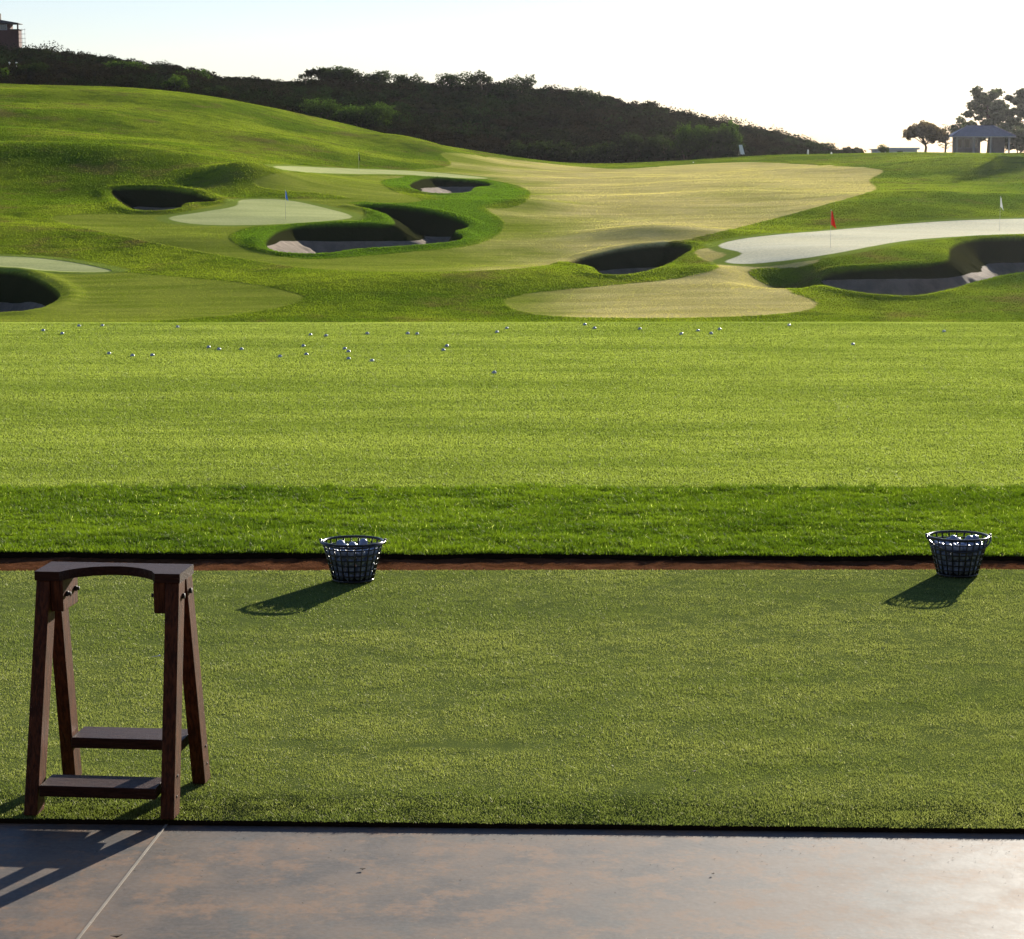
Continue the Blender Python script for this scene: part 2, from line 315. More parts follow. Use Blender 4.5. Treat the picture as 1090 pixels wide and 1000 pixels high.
# little raised lips around the bunkers
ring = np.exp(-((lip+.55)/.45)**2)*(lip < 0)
ZZ += .10*ring
idx = np.arange(XX.size).reshape(XX.shape)
Q = np.stack([idx[:-1, :-1], idx[1:, :-1], idx[1:, 1:], idx[:-1, 1:]], -1).reshape(-1, 4)
V = np.stack([XX, YY, ZZ], -1).reshape(-1, 3)
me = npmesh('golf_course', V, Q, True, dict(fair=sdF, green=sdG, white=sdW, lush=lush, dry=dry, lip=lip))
def course_mat(name, tuft=False):
    m, nt, out = mat(name); t = NT(nt)
    big = t.noise(.09, 5, .6); mid = t.noise(.6, 5, .6); fine = t.noise(7, 4, .7); st = t.noise(.5, 4, .6, stretch=(.35, 1.6, 1))
    rough = t.mix(t.rng(big, .38, .62), (.105, .16, .013), (.22, .27, .024))
    rough = t.mix(t.rng(mid, .45, .75, 0, .7), rough, (.055, .085, .012))
    rough = t.mix(t.rng(t.noise(.22, 5, .65), .52, .70, 0, .75), rough, (.17, .135, .045))
    rough = t.mix(t.attr('lush'), rough, (.11, .19, .016))
    fairc = t.mix(t.rng(st, .35, .65), (.19, .235, .028), (.27, .30, .045))
    tan = t.mix(t.rng(st, .35, .68), (.50, .42, .15), (.66, .55, .23))
    dr = t.math('ADD', t.attr('dry'), t.rng(big, .3, .7, -.25, .25))
    fairc = t.mix(t.rng(dr, .15, .95), fairc, tan)
    nz = t.math('MULTIPLY', t.math('SUBTRACT', t.noise(2.2, 3), .5), .5)
    c = t.mix(t.rng(t.math('ADD', t.attr('fair'), nz), -.12, .12), rough, fairc)
    coll = t.mix(t.rng(t.math('ADD', t.attr('green'), nz), -.9, -.6), c, (.22, .28, .05))
    c = coll
    gr = t.mix(t.rng(st, .3, .7), (.47, .50, .17), (.58, .59, .23))
    gw = t.mix(t.rng(st, .3, .7), (.82, .75, .48), (.88, .82, .57))  # right green near white: its sun glare is put into the colour
    c = t.mix(t.rng(t.attr('green'), -.1, .1), c, t.mix(t.rng(t.attr('white'), -.3, .0), gr, gw))
    c = t.mix(t.rng(fine, .35, .7, 0, .45), c, t.mix(1., c, (.45, .5, .4), 'MULTIPLY'))
    c = t.mix(t.math('MULTIPLY', t.rng(t.attr('lip'), -.1, .12), .95), c, (.022, .021, .010))  # bunker walls painted near black, their shade is in the colour
    smooth = t.rng(t.math('MAXIMUM', t.attr('fair'), t.attr('green')), -.1, .1, 1., .25)
    h = t.math('MULTIPLY', t.math('ADD', t.math('MULTIPLY', mid, .6), t.math('MULTIPLY', fine, .25)), smooth)
    d = t.n('ShaderNodeBsdfDiffuse'); 
    if not tuft:
        t.put(d.inputs['Color'], c); bm_ = t.bump(h, .16); nt.links.new(bm_, d.inputs['Normal'])
        gl = t.n('ShaderNodeBsdfGlossy'); gl.inputs['Roughness'].default_value = .55; nt.links.new(bm_, gl.inputs['Normal']); gl.inputs['Color'].default_value = (.9, .88, .8, 1)
        mx = t.n('ShaderNodeMixShader'); t.put(mx.inputs[0], t.math('MULTIPLY', t.rng(t.attr('green'), -.1, .1), .05)); nt.links.new(d.outputs[0], mx.inputs[1]); nt.links.new(gl.outputs[0], mx.inputs[2])
        nt.links.new(mx.outputs[0], out.inputs['Surface']); return m
    c = t.mix(t.rng(t.attr('rnd'), 0, 1, 0, .5), c, t.mix(1., c, (.45, .5, .4), 'MULTIPLY')); t.put(d.inputs['Color'], c)
    q = t.n('ShaderNodeBsdfTranslucent'); t.put(q.inputs['Color'], t.mix(1., c, (1.35, 1.4, .9), 'MULTIPLY'))
    a = t.n('ShaderNodeMixShader'); a.inputs[0].default_value = .5; nt.links.new(d.outputs[0], a.inputs[1]); nt.links.new(q.outputs[0], a.inputs[2])
    nt.links.new(a.outputs[0], out.inputs['Surface']); return m
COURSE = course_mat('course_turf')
def tufts(n, seed):
    r = np.random.default_rng(seed)
    i = r.integers(130, 929, n); j = r.integers(40, XX.shape[1]-1, n); u, v = r.random(n), r.random(n)
    f = lambda M: (M[i, j]*(1-u)+M[i+1, j]*u)*(1-v)+(M[i, j+1]*(1-u)+M[i+1, j+1]*u)*v
    x, y, z, fa, gr, lp = f(XX), f(YY), f(ZZ), f(sdF), f(sdG), f(lip)
    k = (gr < -.05) & (lp < .0); i, j, u, v = i[k], j[k], u[k], v[k]; x, y, z, fa, gr, lp = x[k], y[k], z[k], fa[k], gr[k], lp[k]; n = len(x)
    smo = sstep(-.12, .12, fa); h = (.038*(1-smo)+.017*smo)*np.where(gr > -.9, .4, 1)*r.uniform(.5, 1.3, n)*(.6+.8*N3(x, y, .5)); wd = (.06*(1-smo)+.045*smo)*(y/120)**.7*r.uniform(.6, 1.4, n)
    an = r.uniform(0, 2*math.pi, n); ux, uy = np.cos(an)*wd/2, np.sin(an)*wd/2; lx, ly_ = r.normal(0, .5, n)*h, r.normal(0, .5, n)*h
    V = np.stack([np.stack([x-ux, y-uy, z-.01], -1), np.stack([x+ux, y+uy, z-.01], -1), np.stack([x+lx, y+ly_, z+h], -1)], 1)
    g = lambda M: np.repeat(f(M), 3)
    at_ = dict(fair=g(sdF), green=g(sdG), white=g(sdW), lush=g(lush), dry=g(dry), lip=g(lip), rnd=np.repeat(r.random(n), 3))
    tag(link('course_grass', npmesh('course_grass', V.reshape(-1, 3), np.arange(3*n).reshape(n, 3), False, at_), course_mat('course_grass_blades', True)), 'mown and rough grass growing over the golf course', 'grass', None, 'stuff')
tufts(900000, 21)
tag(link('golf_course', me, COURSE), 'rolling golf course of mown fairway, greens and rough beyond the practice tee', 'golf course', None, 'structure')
def sand_mat():
    m, nt, out = mat('bunker_sand'); t = NT(nt)
    f = t.noise(1.3, 6, .6); g = t.noise(6, 5, .7, stretch=(1, 2.5, 1))
    c = t.mix(t.rng(f, .35, .65), (.20, .155, .11), (.28, .22, .16))
    c = t.mix(t.rng(g, .55, .72, 0, .5), c, (.25, .21, .17))
    t.pbsdf(out, c, .95, .1, t.bump(g, .10)); return m
SANDM = sand_mat()
blab = {'right': 'long deep sand bunker under the pale green at right', 'centre': 'small steep sand bunker right of the middle of the tan fairway', 'pair': 'largest two lobed sand bunker with a grass nose in the middle',
        'upper': 'small pale sand bunker set highest on the lush mound', 'left': 'dark sand bunker cut in the foot of the left hill', 'edge': 'dark round bunker at the lower left edge'}
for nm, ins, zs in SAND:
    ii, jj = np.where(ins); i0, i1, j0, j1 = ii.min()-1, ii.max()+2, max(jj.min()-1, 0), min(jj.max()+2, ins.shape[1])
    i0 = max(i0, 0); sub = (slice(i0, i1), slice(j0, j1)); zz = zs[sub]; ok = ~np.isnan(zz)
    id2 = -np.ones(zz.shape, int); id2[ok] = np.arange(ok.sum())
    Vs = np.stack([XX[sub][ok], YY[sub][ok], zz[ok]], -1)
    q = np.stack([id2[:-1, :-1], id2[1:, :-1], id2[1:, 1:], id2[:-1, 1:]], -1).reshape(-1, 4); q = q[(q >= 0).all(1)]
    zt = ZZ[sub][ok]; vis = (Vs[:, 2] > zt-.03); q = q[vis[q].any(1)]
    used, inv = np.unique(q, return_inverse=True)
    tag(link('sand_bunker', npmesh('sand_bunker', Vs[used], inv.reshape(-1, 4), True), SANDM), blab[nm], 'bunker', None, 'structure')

# ================================================================== BRUSH HILL AND PLATEAU BEHIND
SKY = np.array([(-500, 20), (-200, 32), (0, 49), (60, 50), (110, 54), (200, 69), (240, 80), (320, 83), (345, 80), (400, 81), (470, 85), (510, 85), (545, 88), (600, 94), (640, 98), (700, 108), (760, 123), (820, 136), (860, 149), (900, 159), (925, 163), (1000, 172), (1900, 190)], float)
BASE = np.array([(-500, 90), (0, 96), (150, 97), (250, 112), (300, 122), (400, 145), (470, 163), (540, 173), (600, 180), (700, 179), (760, 168), (800, 165), (900, 164), (1900, 164)], float)
def hill_z(X, Y):
    X = np.asarray(X, float); Y = np.asarray(Y, float); a = X/Y
    px = a*F*.995+545
    rid = 335-.035*np.clip(px-300, 0, 600)
    sk = slope_of(np.interp(px, SKY[:, 0], SKY[:, 1]))*rid+H-1.0
    zb0 = slope_of(np.interp(px, BASE[:, 0], BASE[:, 1]))*252+H-.3
    zpl = 2.05+0*Y
    foot = 256+0*Y
    t = np.clip((Y-foot)/(rid-foot), 0, 1); z = zb0+(sk-zb0)*(t**.85)
    z = np.where(Y > rid, sk-(Y-rid)*.12, z)
    z = z+(N2_(X, Y, 17)-.5)*1.2*sstep(258, 285, Y)*sstep(915, 850, px)
    k = sstep(880, 925, px)
    z = np.where(px > 880, np.maximum(z*(1-k)+zpl*k, zpl-.2), z)
    return z
pa = dirs(np.linspace(-480, 1880, 330), 150)[0]; yb = np.linspace(249.5, 420, 130)
A2, Y2 = np.meshgrid(pa, yb, indexing='ij'); X2 = A2*Y2; Z2 = hill_z(X2, Y2)
e = sstep(249, 256, Y2); Z2 = zbase(A2*249.7, np.full_like(A2, 249.7))*(1-e)+Z2*e-.02
id3 = np.arange(X2.size).reshape(X2.shape)
Q2 = np.stack([id3[:-1, :-1], id3[1:, :-1], id3[1:, 1:], id3[:-1, 1:]], -1).reshape(-1, 4)
def hill_mat():
    m, nt, out = mat('hillside_soil'); t = NT(nt); f = t.noise(.5, 5)
    brush = t.mix(t.rng(f, .35, .65), (.012, .012, .007), (.025, .021, .012))
    grass = t.mix(t.rng(t.noise(.3, 5), .35, .65), (.07, .11, .014), (.12, .15, .03))
    c = t.mix(t.attr('plateau'), brush, grass)
    t.pbsdf(out, c, 1., .0, t.bump(f, .2)); return m
pl = sstep(740, 830, A2*F+545)*(1-sstep(264, 270, Y2)*sstep(915, 890, A2*F+545))
pl = np.maximum(pl, sstep(255, 250, Y2)*1.0)
tag(link('hills', npmesh('hills', np.stack([X2, Y2, Z2], -1).reshape(-1, 3), Q2, True, dict(plateau=pl)), hill_mat()), 'dark brush hillside rising behind the course with a mown plateau at right', 'hill', None, 'structure')
gm = simple('far_ground', (.10, .10, .05), .95, .1, .3, .01)
g = MB(); g.add([(-1200, -1200, -9), (1200, -1200, -9), (1200, 1200, -9), (-1200, 1200, -9)], [(0, 1, 2, 3)]); tag(g.build('ground', gm), 'wide ground reaching the horizon', 'ground', None, 'structure')

# ------------------------------------------------------------------ foliage builders
def leaf_quads(C, size, seed=0, nrm=None):
    """small random two-triangle leaf clumps at points C"""
    r = np.random.default_rng(seed); n = len(C)
    u = r.normal(size=(n, 3)); u /= np.linalg.norm(u, axis=1)[:, None]
    if nrm is not None:
        q = nrm+r.normal(0, .45, (n, 3)); u = np.cross(q, u); u /= np.linalg.norm(u, axis=1)[:, None]+1e-9; v = np.cross(q, u)
    else: v = np.cross(u, r.normal(size=(n, 3)))
    v = v+0.0; v /= np.linalg.norm(v, axis=1)[:, None]
    s = (np.asarray(size)*r.uniform(.6, 1.4, n))[:, None]; u = u*s*.5; v = v*s*.36
    Vq = np.stack([C-u, C-v*.9+u*.1, C+u, C+v], 1).reshape(-1, 3)
    return Vq, np.arange(4*n).reshape(n, 4)
def crown_mesh(name, blobs, n, leaf, seed, tint=None):
    """leaf clumps on and inside overlapping uneven lobes: (x,y,z,rx,ry,rz)"""
    r = np.random.default_rng(seed); B = np.array(blobs, float); wgt = (B[:, 3]*B[:, 5])**1.; wgt /= wgt.sum()
    k = r.choice(len(B), n, p=wgt); d = r.normal(size=(n, 3)); d /= np.linalg.norm(d, axis=1)[:, None]
    rad = r.uniform(.35, 1, n)**.45; lump = .82+.3*np.sin(d[:, 0]*5+k*1.7)*np.sin(d[:, 2]*6+k)
    C = B[k, :3]+d*B[k, 3:6]*(rad*lump)[:, None]
    Vq, Fq = leaf_quads(C, leaf, seed+1, d)
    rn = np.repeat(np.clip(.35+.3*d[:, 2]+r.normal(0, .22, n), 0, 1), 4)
    tn = np.repeat(np.clip(r.normal(.35, .25, n)+(0 if tint is None else tint), 0, 1), 4)
    return npmesh(name, Vq, Fq, False, dict(rnd=rn, tint=tn))
BARK = simple('bark', (.09, .065, .045), .9, .2, .35, 6, .01)
LEAF_DARK = leaf_mat('evergreen_leaves', ((.013, .020, .008), (.025, .036, .011)))
LEAF_GREEN = leaf_mat('green_leaves', ((.028, .050, .010), (.05, .08, .014)))
LEAF_RED = leaf_mat('reddish_leaves', ((.10, .065, .05), (.14, .10, .06)))
LEAF_PINE = leaf_mat('pine_needles', ((.065, .072, .052), (.10, .105, .07)))  # needles lightened and greyed, the glare veil is painted into them
LEAF_BRUSH = leaf_mat('brush_leaves', ((.016, .0135, .008), (.013, .027, .007)), (1.6, 1.5, 1.1), .2)
def plant(name, px, pyb, Y, w, h, label, cat, leafm, seed, kind='bush', n=2200, leaf=.2, group=None, z=None, tint=None):
    """w,h in metres; pyb = image row of the foot at distance Y"""
    x, y, zz = at(px, pyb, Y)
    if z is not None: zz = z
    root = empty(name, (x, y, zz), label, cat, group)
    r = random.Random(seed); bl = []
    tr = MB()
    if kind == 'bush':
        for i in range(7): bl.append((r.uniform(-.32, .32)*w, r.uniform(-.3, .3)*w, h*r.uniform(.35, .68), w*r.uniform(.18, .30), w*.24, h*r.uniform(.24, .36)))
        bl.append((0, 0, h*.35, w*.42, w*.36, h*.35))
        for i in range(4): tr.tube([(0, 0, -.3), (r.uniform(-.1, .1)*w, r.uniform(-.1, .1)*w, h*.25), (r.uniform(-.28, .28)*w, r.uniform(-.2, .2)*w, h*.6)], [.09, .06, .02], 6)
    elif kind == 'tree':
        tr.tube([(0, 0, -.4), (.03*w, 0, h*.2), (-.02*w, .02, h*.45), (0, 0, h*.8)], [.045*h, .035*h, .022*h, .006*h], 8)
        for i in range(9):
            an = i*2.4; rr = r.uniform(.22, .38)*w; cz = h*r.uniform(.42, .8)
            cx, cy = math.cos(an)*rr, math.sin(an)*rr; q = w*r.uniform(.12, .2)
            bl.append((cx, cy, cz, q, q, q*.8)); tr.tube([(0, 0, h*.28), (cx*.5, cy*.5, (h*.3+cz)/2), (cx, cy, cz)], [.018*h, .012*h, .004*h], 6)
        bl.append((0, 0, h*.8, w*.24, w*.24, h*.2)); bl.append((.08*w, 0, h*.58, w*.2, w*.25, h*.2))
    elif kind == 'umbrella':
        tr.tube([(0, 0, -.4), (.02*w, 0, h*.3), (-.02*w, 0, h*.62)], [.05*h, .04*h, .025*h], 8)
        for i in range(9):
            cx = w*(-.42+.105*i); cy = r.uniform(-.15, .15)*w; cz = h*(r.uniform(.72, .82)-.1*abs(cx/w)); q = w*.11
            bl.append((cx, cy, cz, q, q*1.4, h*.17)); tr.tube([(0, 0, h*.45), (cx*.6, cy*.6, h*.6), (cx, cy, cz)], [.02*h, .014*h, .006*h], 6)
    elif kind == 'pine':
        tr.tube([(0, 0, -.4), (.02*w, 0, h*.35), (-.03*w, 0, h*.65), (0, 0, h*.95)], [.035*h, .03*h, .018*h, .004*h], 8)
        for i in range(26):
            an = i*2.4+r.uniform(-.3, .3); cz = h*(.22+.72*(i/26)); rr = w*.5*r.uniform(.35, 1.0)*(1.05-.55*(i/26))
            cx, cy = math.cos(an)*rr, math.sin(an)*rr; cz2 = cz+h*.06; q = w*r.uniform(.065, .115)
            bl.append((cx, cy, cz2, q*1.15, q, q*.75)); tr.tube([(0, 0, cz-h*.05), (cx*.5, cy*.5, cz-h*.02), (cx, cy, cz2)], [.010*h, .007*h, .003*h], 5)
            bl.append((cx*.55, cy*.55, cz, q*.9, q*.8, q*.5))
    tr.build('trunk' if kind != 'bush' else 'stem', BARK, root)
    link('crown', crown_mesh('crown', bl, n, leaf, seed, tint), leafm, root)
    return root
# the chaparral as one mass: thousands of brush mounds
nb = 3800; bp = rng.uniform(-60, 930, nb); by = rng.uniform(257, 345, nb)**1.0
bx = dirs(bp, 150)[0]*by; bz = hill_z(bx, by)
size = rng.uniform(.8, 1.3, nb)*(1+1.2*rng.random(nb)**4)*(1+.5*(N1(bx, by, 14) > .6)); k = 190
d = rng.normal(size=(nb, k, 3)); d /= np.linalg.norm(d, axis=2)[:, :, None]; d[:, :, 2] = np.abs(d[:, :, 2])*1.0-.12
rad = rng.uniform(.2, 1, (nb, k, 1))**.5
size = size*(1-.3*sstep(300, 335, by))*(1-.35*sstep(700, 800, bp)); hgt = size*rng.uniform(.55, .9, nb)*sstep(935, 870, bp)
C = np.stack([bx, by, bz], -1)[:, None, :]+d*rad*np.stack([size, size, hgt], -1)[:, None, :]
Vq, Fq = leaf_quads(C.reshape(-1, 3), .27, 5, d.reshape(-1, 3))
tn = np.clip(N2_(bx, by, 16)*1.6-.45+rng.normal(0, .4, nb), 0, 1); rn = np.clip(rng.normal(.45, .33, nb)[:, None]+rng.normal(0, .15, (nb, k)), 0, 1)
tag(link('hillside_brush', npmesh('hillside_brush', Vq, Fq, False, dict(tint=np.repeat(tn, 4*k), rnd=np.repeat(rn.ravel(), 4))), LEAF_BRUSH), 'dark olive and brown scrub covering the hillside', 'brush', None, 'stuff')
def on_hill(px, Y): 
    x = float(dirs(px, 150)[0])*Y; return float(hill_z(x, Y))
def hb(px, Y, w, h, label, lm, seed, kind='bush', n=1600, leaf=.24, cat='bush', name='wild_bush', group=None, tint=None):
    plant(name, px, 150, Y, w, h, label, cat, lm, seed, kind, int(n*1.7), leaf*.9, group, on_hill(px, Y)-.2, tint)
hb(342, 327, 4.2, 2.9, 'small flat topped tree at the left end of the tall ridge clump', LEAF_DARK, 10, 'umbrella', 1600, .26, 'tree', 'umbrella_tree')
hb(368, 326, 8.5, 3.5, 'wide dense tree standing highest on the brushy ridge', LEAF_DARK, 11, 'bush', 5000, .26, 'tree', 'umbrella_tree')
hb(326, 329, 2.0, 2.2, 'tiny thin tree alone on the ridge left of the flat topped tree', LEAF_DARK, 12, 'umbrella', 260, .22, 'tree', 'umbrella_tree')
hb(398, 324, 6.5, 3.0, 'dark tree joined to the right side of the widest ridge tree', LEAF_DARK, 13, 'bush', 1700, .26, 'tree', 'ridge_tree')
hb(432, 325, 4.2, 2.6, 'small dark ridge bush just right of the tall ridge trees', LEAF_DARK, 14)
hb(488, 321, 6.0, 2.9, 'rough topped ridge bush left of the notch in the skyline', LEAF_DARK, 15, 'bush', 1600)
hb(512, 320, 3.6, 3.0, 'small ridge tree with open twiggy top near the middle skyline', LEAF_DARK, 16, 'tree', 900, .22, 'tree', 'ridge_tree')
hb(552, 318, 5.2, 3.1, 'peaked dark bush on the skyline right of the twiggy ridge tree', LEAF_DARK, 17)
hb(620, 316, 5.2, 2.9, 'smooth round bush alone on the falling ridge', LEAF_DARK, 18)
hb(700, 308, 2.8, 2.1, 'little bush on the ridge right of the smooth round bush', LEAF_DARK, 19)
hb(838, 296, 2.4, 1.4, 'low bush on the ridge near its right end', LEAF_DARK, 20)
hb(875, 285, 4.5, 2.0, 'dark bush at the low right tail of the hill', LEAF_DARK, 21)
hb(905, 283, 3.2, 1.4, 'last small bush where the hill meets the plateau', LEAF_DARK, 22)
hb(385, 262, 9.0, 3.4, 'large bright green bush behind the crest of the left hill', LEAF_GREEN, 23, 'bush', 4200, .26)
hb(345, 264, 5.5, 2.8, 'green bush left of the large bright green bush', LEAF_GREEN, 24, 'bush', 2000)
hb(190, 266, 4.6, 2.6, 'bright green bush behind the left hill crest under the brushy slope', LEAF_GREEN, 25, 'bush', 1900, tint=.4)
hb(230, 265, 4.0, 2.0, 'dark rounded bush right of the bright green crest bush', LEAF_DARK, 26)
hb(36, 275, 4.2, 2.4, 'dark tall bush below the hilltop house', LEAF_DARK, 27)
hb(-2, 268, 3.2, 1.9, 'small green bush at the left edge above the hill crest', LEAF_GREEN, 28, tint=.5)
hb(140, 300, 9.0, 2.0, 'wide green shrub patch high on the left slope', LEAF_GREEN, 29, 'bush', 2400, .28)
hb(195, 312, 8.0, 1.9, 'green shrub patch near the top of the left shoulder', LEAF_GREEN, 30, 'bush', 2000, .28)
labs = ['dark green tree at the hill foot behind the start of the tan fairway', 'low tree in the shaded row, second from its left end', 'rounded dark tree in the shaded row above the fairway edge', 'broad tree in the shaded row left of its middle', 'darkest tree in the middle of the shaded row', 'broad tree in the shaded row right of its middle', 'tall light green tree at the foot of the slope right of the shaded row', 'light green tree second from the right end of the foot row', 'rounded green tree at the right end of the foot row by the white board']
for i, px in enumerate([560, 592, 622, 652, 680, 706, 730, 755, 778]):
    hb(px, 259+rng.uniform(0, 4), rng.uniform(4.6, 5.8), rng.uniform(2.6, 3.6) if i < 6 else rng.uniform(4.2, 5.0), labs[i], LEAF_DARK if i < 6 else LEAF_GREEN, 40+i, 'bush', 2000, .26, 'tree', 'foot_slope_tree', 'trees along the foot of the brushy hill')

# ------------------------------------------------------------------ plateau: pavilion, trees, markers
ZP = 2.05
def pz(px, Y): return float(dirs(px, 160)[0])*Y
plant('round_tree', 984, 163, 280, 6.3, 4.0, 'round reddish tree with gaps left of the pavilion', 'tree', LEAF_RED, 60, 'tree', 5200, .28, z=ZP)
plant('small_tree', 941, 163, 290, 2.1, 1.4, 'small pale bush left of the round reddish tree', 'bush', LEAF_GREEN, 61, 'bush', 500, .2, z=ZP)
plant('slender_tree', 1006, 163, 284, 2.6, 3.6, 'thin sparse tree between round tree and pavilion', 'tree', LEAF_GREEN, 62, 'pine', 420, .18, z=ZP)
plant('pine_tree', 1052, 163, 300, 9.4, 8.2, 'tall open pine behind the pavilion', 'tree', LEAF_PINE, 63, 'pine', 13000, .32, z=ZP)
plant('pine_tree', 1092, 163, 303, 9.0, 8.0, 'pine at the right edge beside the tall open pine', 'tree', LEAF_PINE, 64, 'pine', 11000, .32, z=ZP)
plant('hedge', 1084, 163, 286, 7.4, 3.8, 'dark rounded hedge at the right edge hiding part of the pavilion', 'hedge', LEAF_PINE, 65, 'bush', 8000, .3, z=ZP)
plant('leaning_tree', 1150, 170, 222, 9, 11, 'tall tree outside the right edge whose shadow falls on the mound', 'tree', LEAF_DARK, 66, 'tree', 4000, .35)
plant('leaning_tree', 1128, 170, 262, 8, 7, 'second tree beyond the right edge shading the plateau', 'tree', LEAF_DARK, 67, 'tree', 3000, .35, z=ZP)
ROOF = simple('roof_slate', (.12, .13, .17), .45, .5, .15, 3); WALLP = simple('pavilion_wall', (.20, .17, .17), .8, .3, .15, 2)
POST = simple('painted_post', (.45, .42, .38), .6, .3, .1, 3); GLASS = simple('dark_glass', (.03, .035, .045), .08, .6, .1, 2)
WHITE = simple('white_paint', (.78, .77, .74), .5, .4, .04, 3)
xp = pz(1043, 284)
pv = empty('pavilion', (xp, 284, ZP), 'small pavilion with grey hip roof among trees on the plateau', 'pavilion')
b = MB(); b.box(-3.3, 3.3, -2, 2, -.3, .12); b.build('floor_slab', simple('slab_stone', (.3, .28, .26), .8), pv)
b = MB(); b.box(-3.0, .1, .2, 1.7, .12, 2.15); b.box(1.6, 3.0, .2, 1.7, .12, 2.15); b.build('wall', WALLP, pv)
for x0 in (-2.5, -1.5, -.6): 
    b = MB(); b.box(x0-.32, x0+.32, .15, .197, .8, 1.8); wd = b.build('window', GLASS, pv)
    b = MB(); b.box(x0-.38, x0-.32, .12, .197, .74, 1.86); b.box(x0+.32, x0+.38, .12, .197, .74, 1.86); b.box(x0-.32, x0+.32, .12, .197, 1.8, 1.86); b.box(x0-.32, x0+.32, .12, .197, .74, .8); b.build('frame', POST, wd)
for x0 in (-3.1, -1.1, .9, 3.1):
    b = MB(); b.box(x0-.09, x0+.09, -1.9, -1.72, .12, 2.15); b.build('post', POST, pv, .02)
b = MB(); e = 3.75; f_ = 2.5
b.add([(-e, -f_, 2.15), (e, -f_, 2.15), (e, f_, 2.15), (-e, f_, 2.15), (-1.6, 0, 3.4), (1.6, 0, 3.4)], [(0, 1, 5, 4), (1, 2, 5), (2, 3, 4, 5), (3, 0, 4), (3, 2, 1, 0)])
rf = b.build('roof', ROOF, pv)
b = MB(); b.tube([(-e, -f_, 2.2), (-1.6, 0, 3.42)], .05, 6); b.tube([(e, -f_, 2.2), (1.6, 0, 3.42)], .05, 6); b.tube([(-1.6, 0, 3.42), (1.6, 0, 3.42)], .06, 6); b.build('ridge_cap', ROOF, rf)
b = MB(); b.box(-e, e, -f_-.03, -f_+.05, 2.0, 2.14); b.box(-e, -e+.06, -f_+.05, f_, 2.0, 2.14); b.box(e-.06, e, -f_+.05, f_, 2.0, 2.14); b.build('fascia', POST, pv)
# low pale building between bush and round tree
xq = pz(958, 330); ql = empty('low_building', (xq, 330, ZP-.3), 'pale low building far between the small bush and the round tree', 'building')
b = MB(); b.box(-3.4, 2.4, 0, 4, -.3, .95); b.build('wall', simple('pale_wall', (.55, .54, .52), .8), ql)
b = MB(); b.prism([(-1.5, -.3), (2.7, -.3), (2.7, 4.3), (-1.5, 4.3)], .96, 1.25); b.prism([(-3.7, -.3), (-1.5, -.3), (-1.5, 4.3), (-3.7, 4.3)], .96, 1.08); b.build('roof', simple('pale_roof', (.6, .6, .6), .8), ql)
b = MB(); b.box(-.4, .4, -.04, -.003, .35, .75); b.build('window', GLASS, ql)
# leaning white board
x, y, z = at(790, 163.5, 251); z = float(np.interp(0, [0], [z]))
bo = empty('board_stand', (x, y, z-.15), 'tall white board leaning on the plateau edge by the trees', 'sign')
b = MB(); b.hexa([(-.16, 0, .05), (.28, 0, .05), (.28, .05, .05), (-.16, .05, .05)], [(-.36, .1, 1.05), (.0, .1, 1.05), (.0, .15, 1.05), (-.36, .15, 1.05)]); b.build('panel', WHITE, bo)
b = MB(); b.tube([(-.3, .5, 0), (-.25, .14, .8)], .03, 6); b.tube([(.1, .6, 0), (-.05, .14, .8)], .03, 6); b.build('prop_leg', POST, bo)
for px, py, Y, h, lb in ((738, 176.5, 240, .42, 'short white marker post at the corner of the fairway below the trees'), (860, 164, 249, .5, 'white marker post on the plateau in front of the dark bushes'), (885, 164, 249, .25, 'lowest white tee marker left of the sky gap')):
    x, y, z = at(px, py, Y); mk = empty('marker_post', (x, y, z-.1), lb, 'marker')
    b = MB(); b.tube([(0, 0, 0), (0, 0, h*.5), (0, 0, h)], [.10, .09, .06], 8); b.build('post', WHITE, mk)
    b = MB(); b.tube([(0, 0, h), (0, 0, h+.05)], [.075, .03], 8); b.build('cap', WHITE, mk)
for px, lb in ((10, 'left one of two small white lamps in the brush below the house'), (17.5, 'right one of two small white lamps in the brush below the house')):
    x, y, z = at(px, 67, 290); z0 = on_hill(px, 290)
    mk = empty('garden_lamp', (x, y, z0), lb, 'lamp'); hh = z-z0
    b = MB(); b.tube([(0, 0, -.2), (0, 0, hh)], .035, 6); b.build('post', POST, mk)
    b = MB(); b.tube([(0, 0, hh-.1), (0, 0, hh), (0, 0, hh+.1)], [.09, .14, .05], 8); b.build('globe', WHITE, mk)
# hilltop house
x, y, z = at(0, 50, 338)
hs = empty('house', (x, y, z), 'brown hilltop house with balcony and dark eaves at the top left', 'house')
HW = simple('house_wall', (.11, .05, .04), .85, .2, .12, 1.5); HR = simple('house_roof', (.07, .055, .045), .8, .2, .2, 2)
S = 338/F
b = MB(); b.box(-12, 2.7, 0, 2, -.8, 2.35); b.box(-12, 1.5, 0, 2, 2.35, 3.2); b.build('wall', HW, hs)
b = MB(); b.add([(-13, -.5, 3.35), (2.8, -.5, 3.3), (2.8, 2.5, 3.3), (-13, 2.5, 3.35), (-11, 1, 4.6), (-1.6, 1, 4.1)], [(0, 1, 5, 4), (1, 2, 5), (2, 3, 4, 5), (3, 0, 4), (3, 2, 1, 0)])
b.box(-13, 2.8, -.5, 2.5, 3.203, 3.297); rr = b.build('roof', HR, hs)
b = MB(); b.box(-.5, .0, .8, 1.4, 3.6, 4.7); b.build('chimney', HR, rr)
b = MB(); b.box(2.45, 2.65, .1, .3, 2.463, 3.2); b.build('balcony_post', HW, hs)
b = MB(); b.box(1.5, 2.85, -.25, 2, 2.353, 2.46); b.build('balcony_floor', HR, hs)
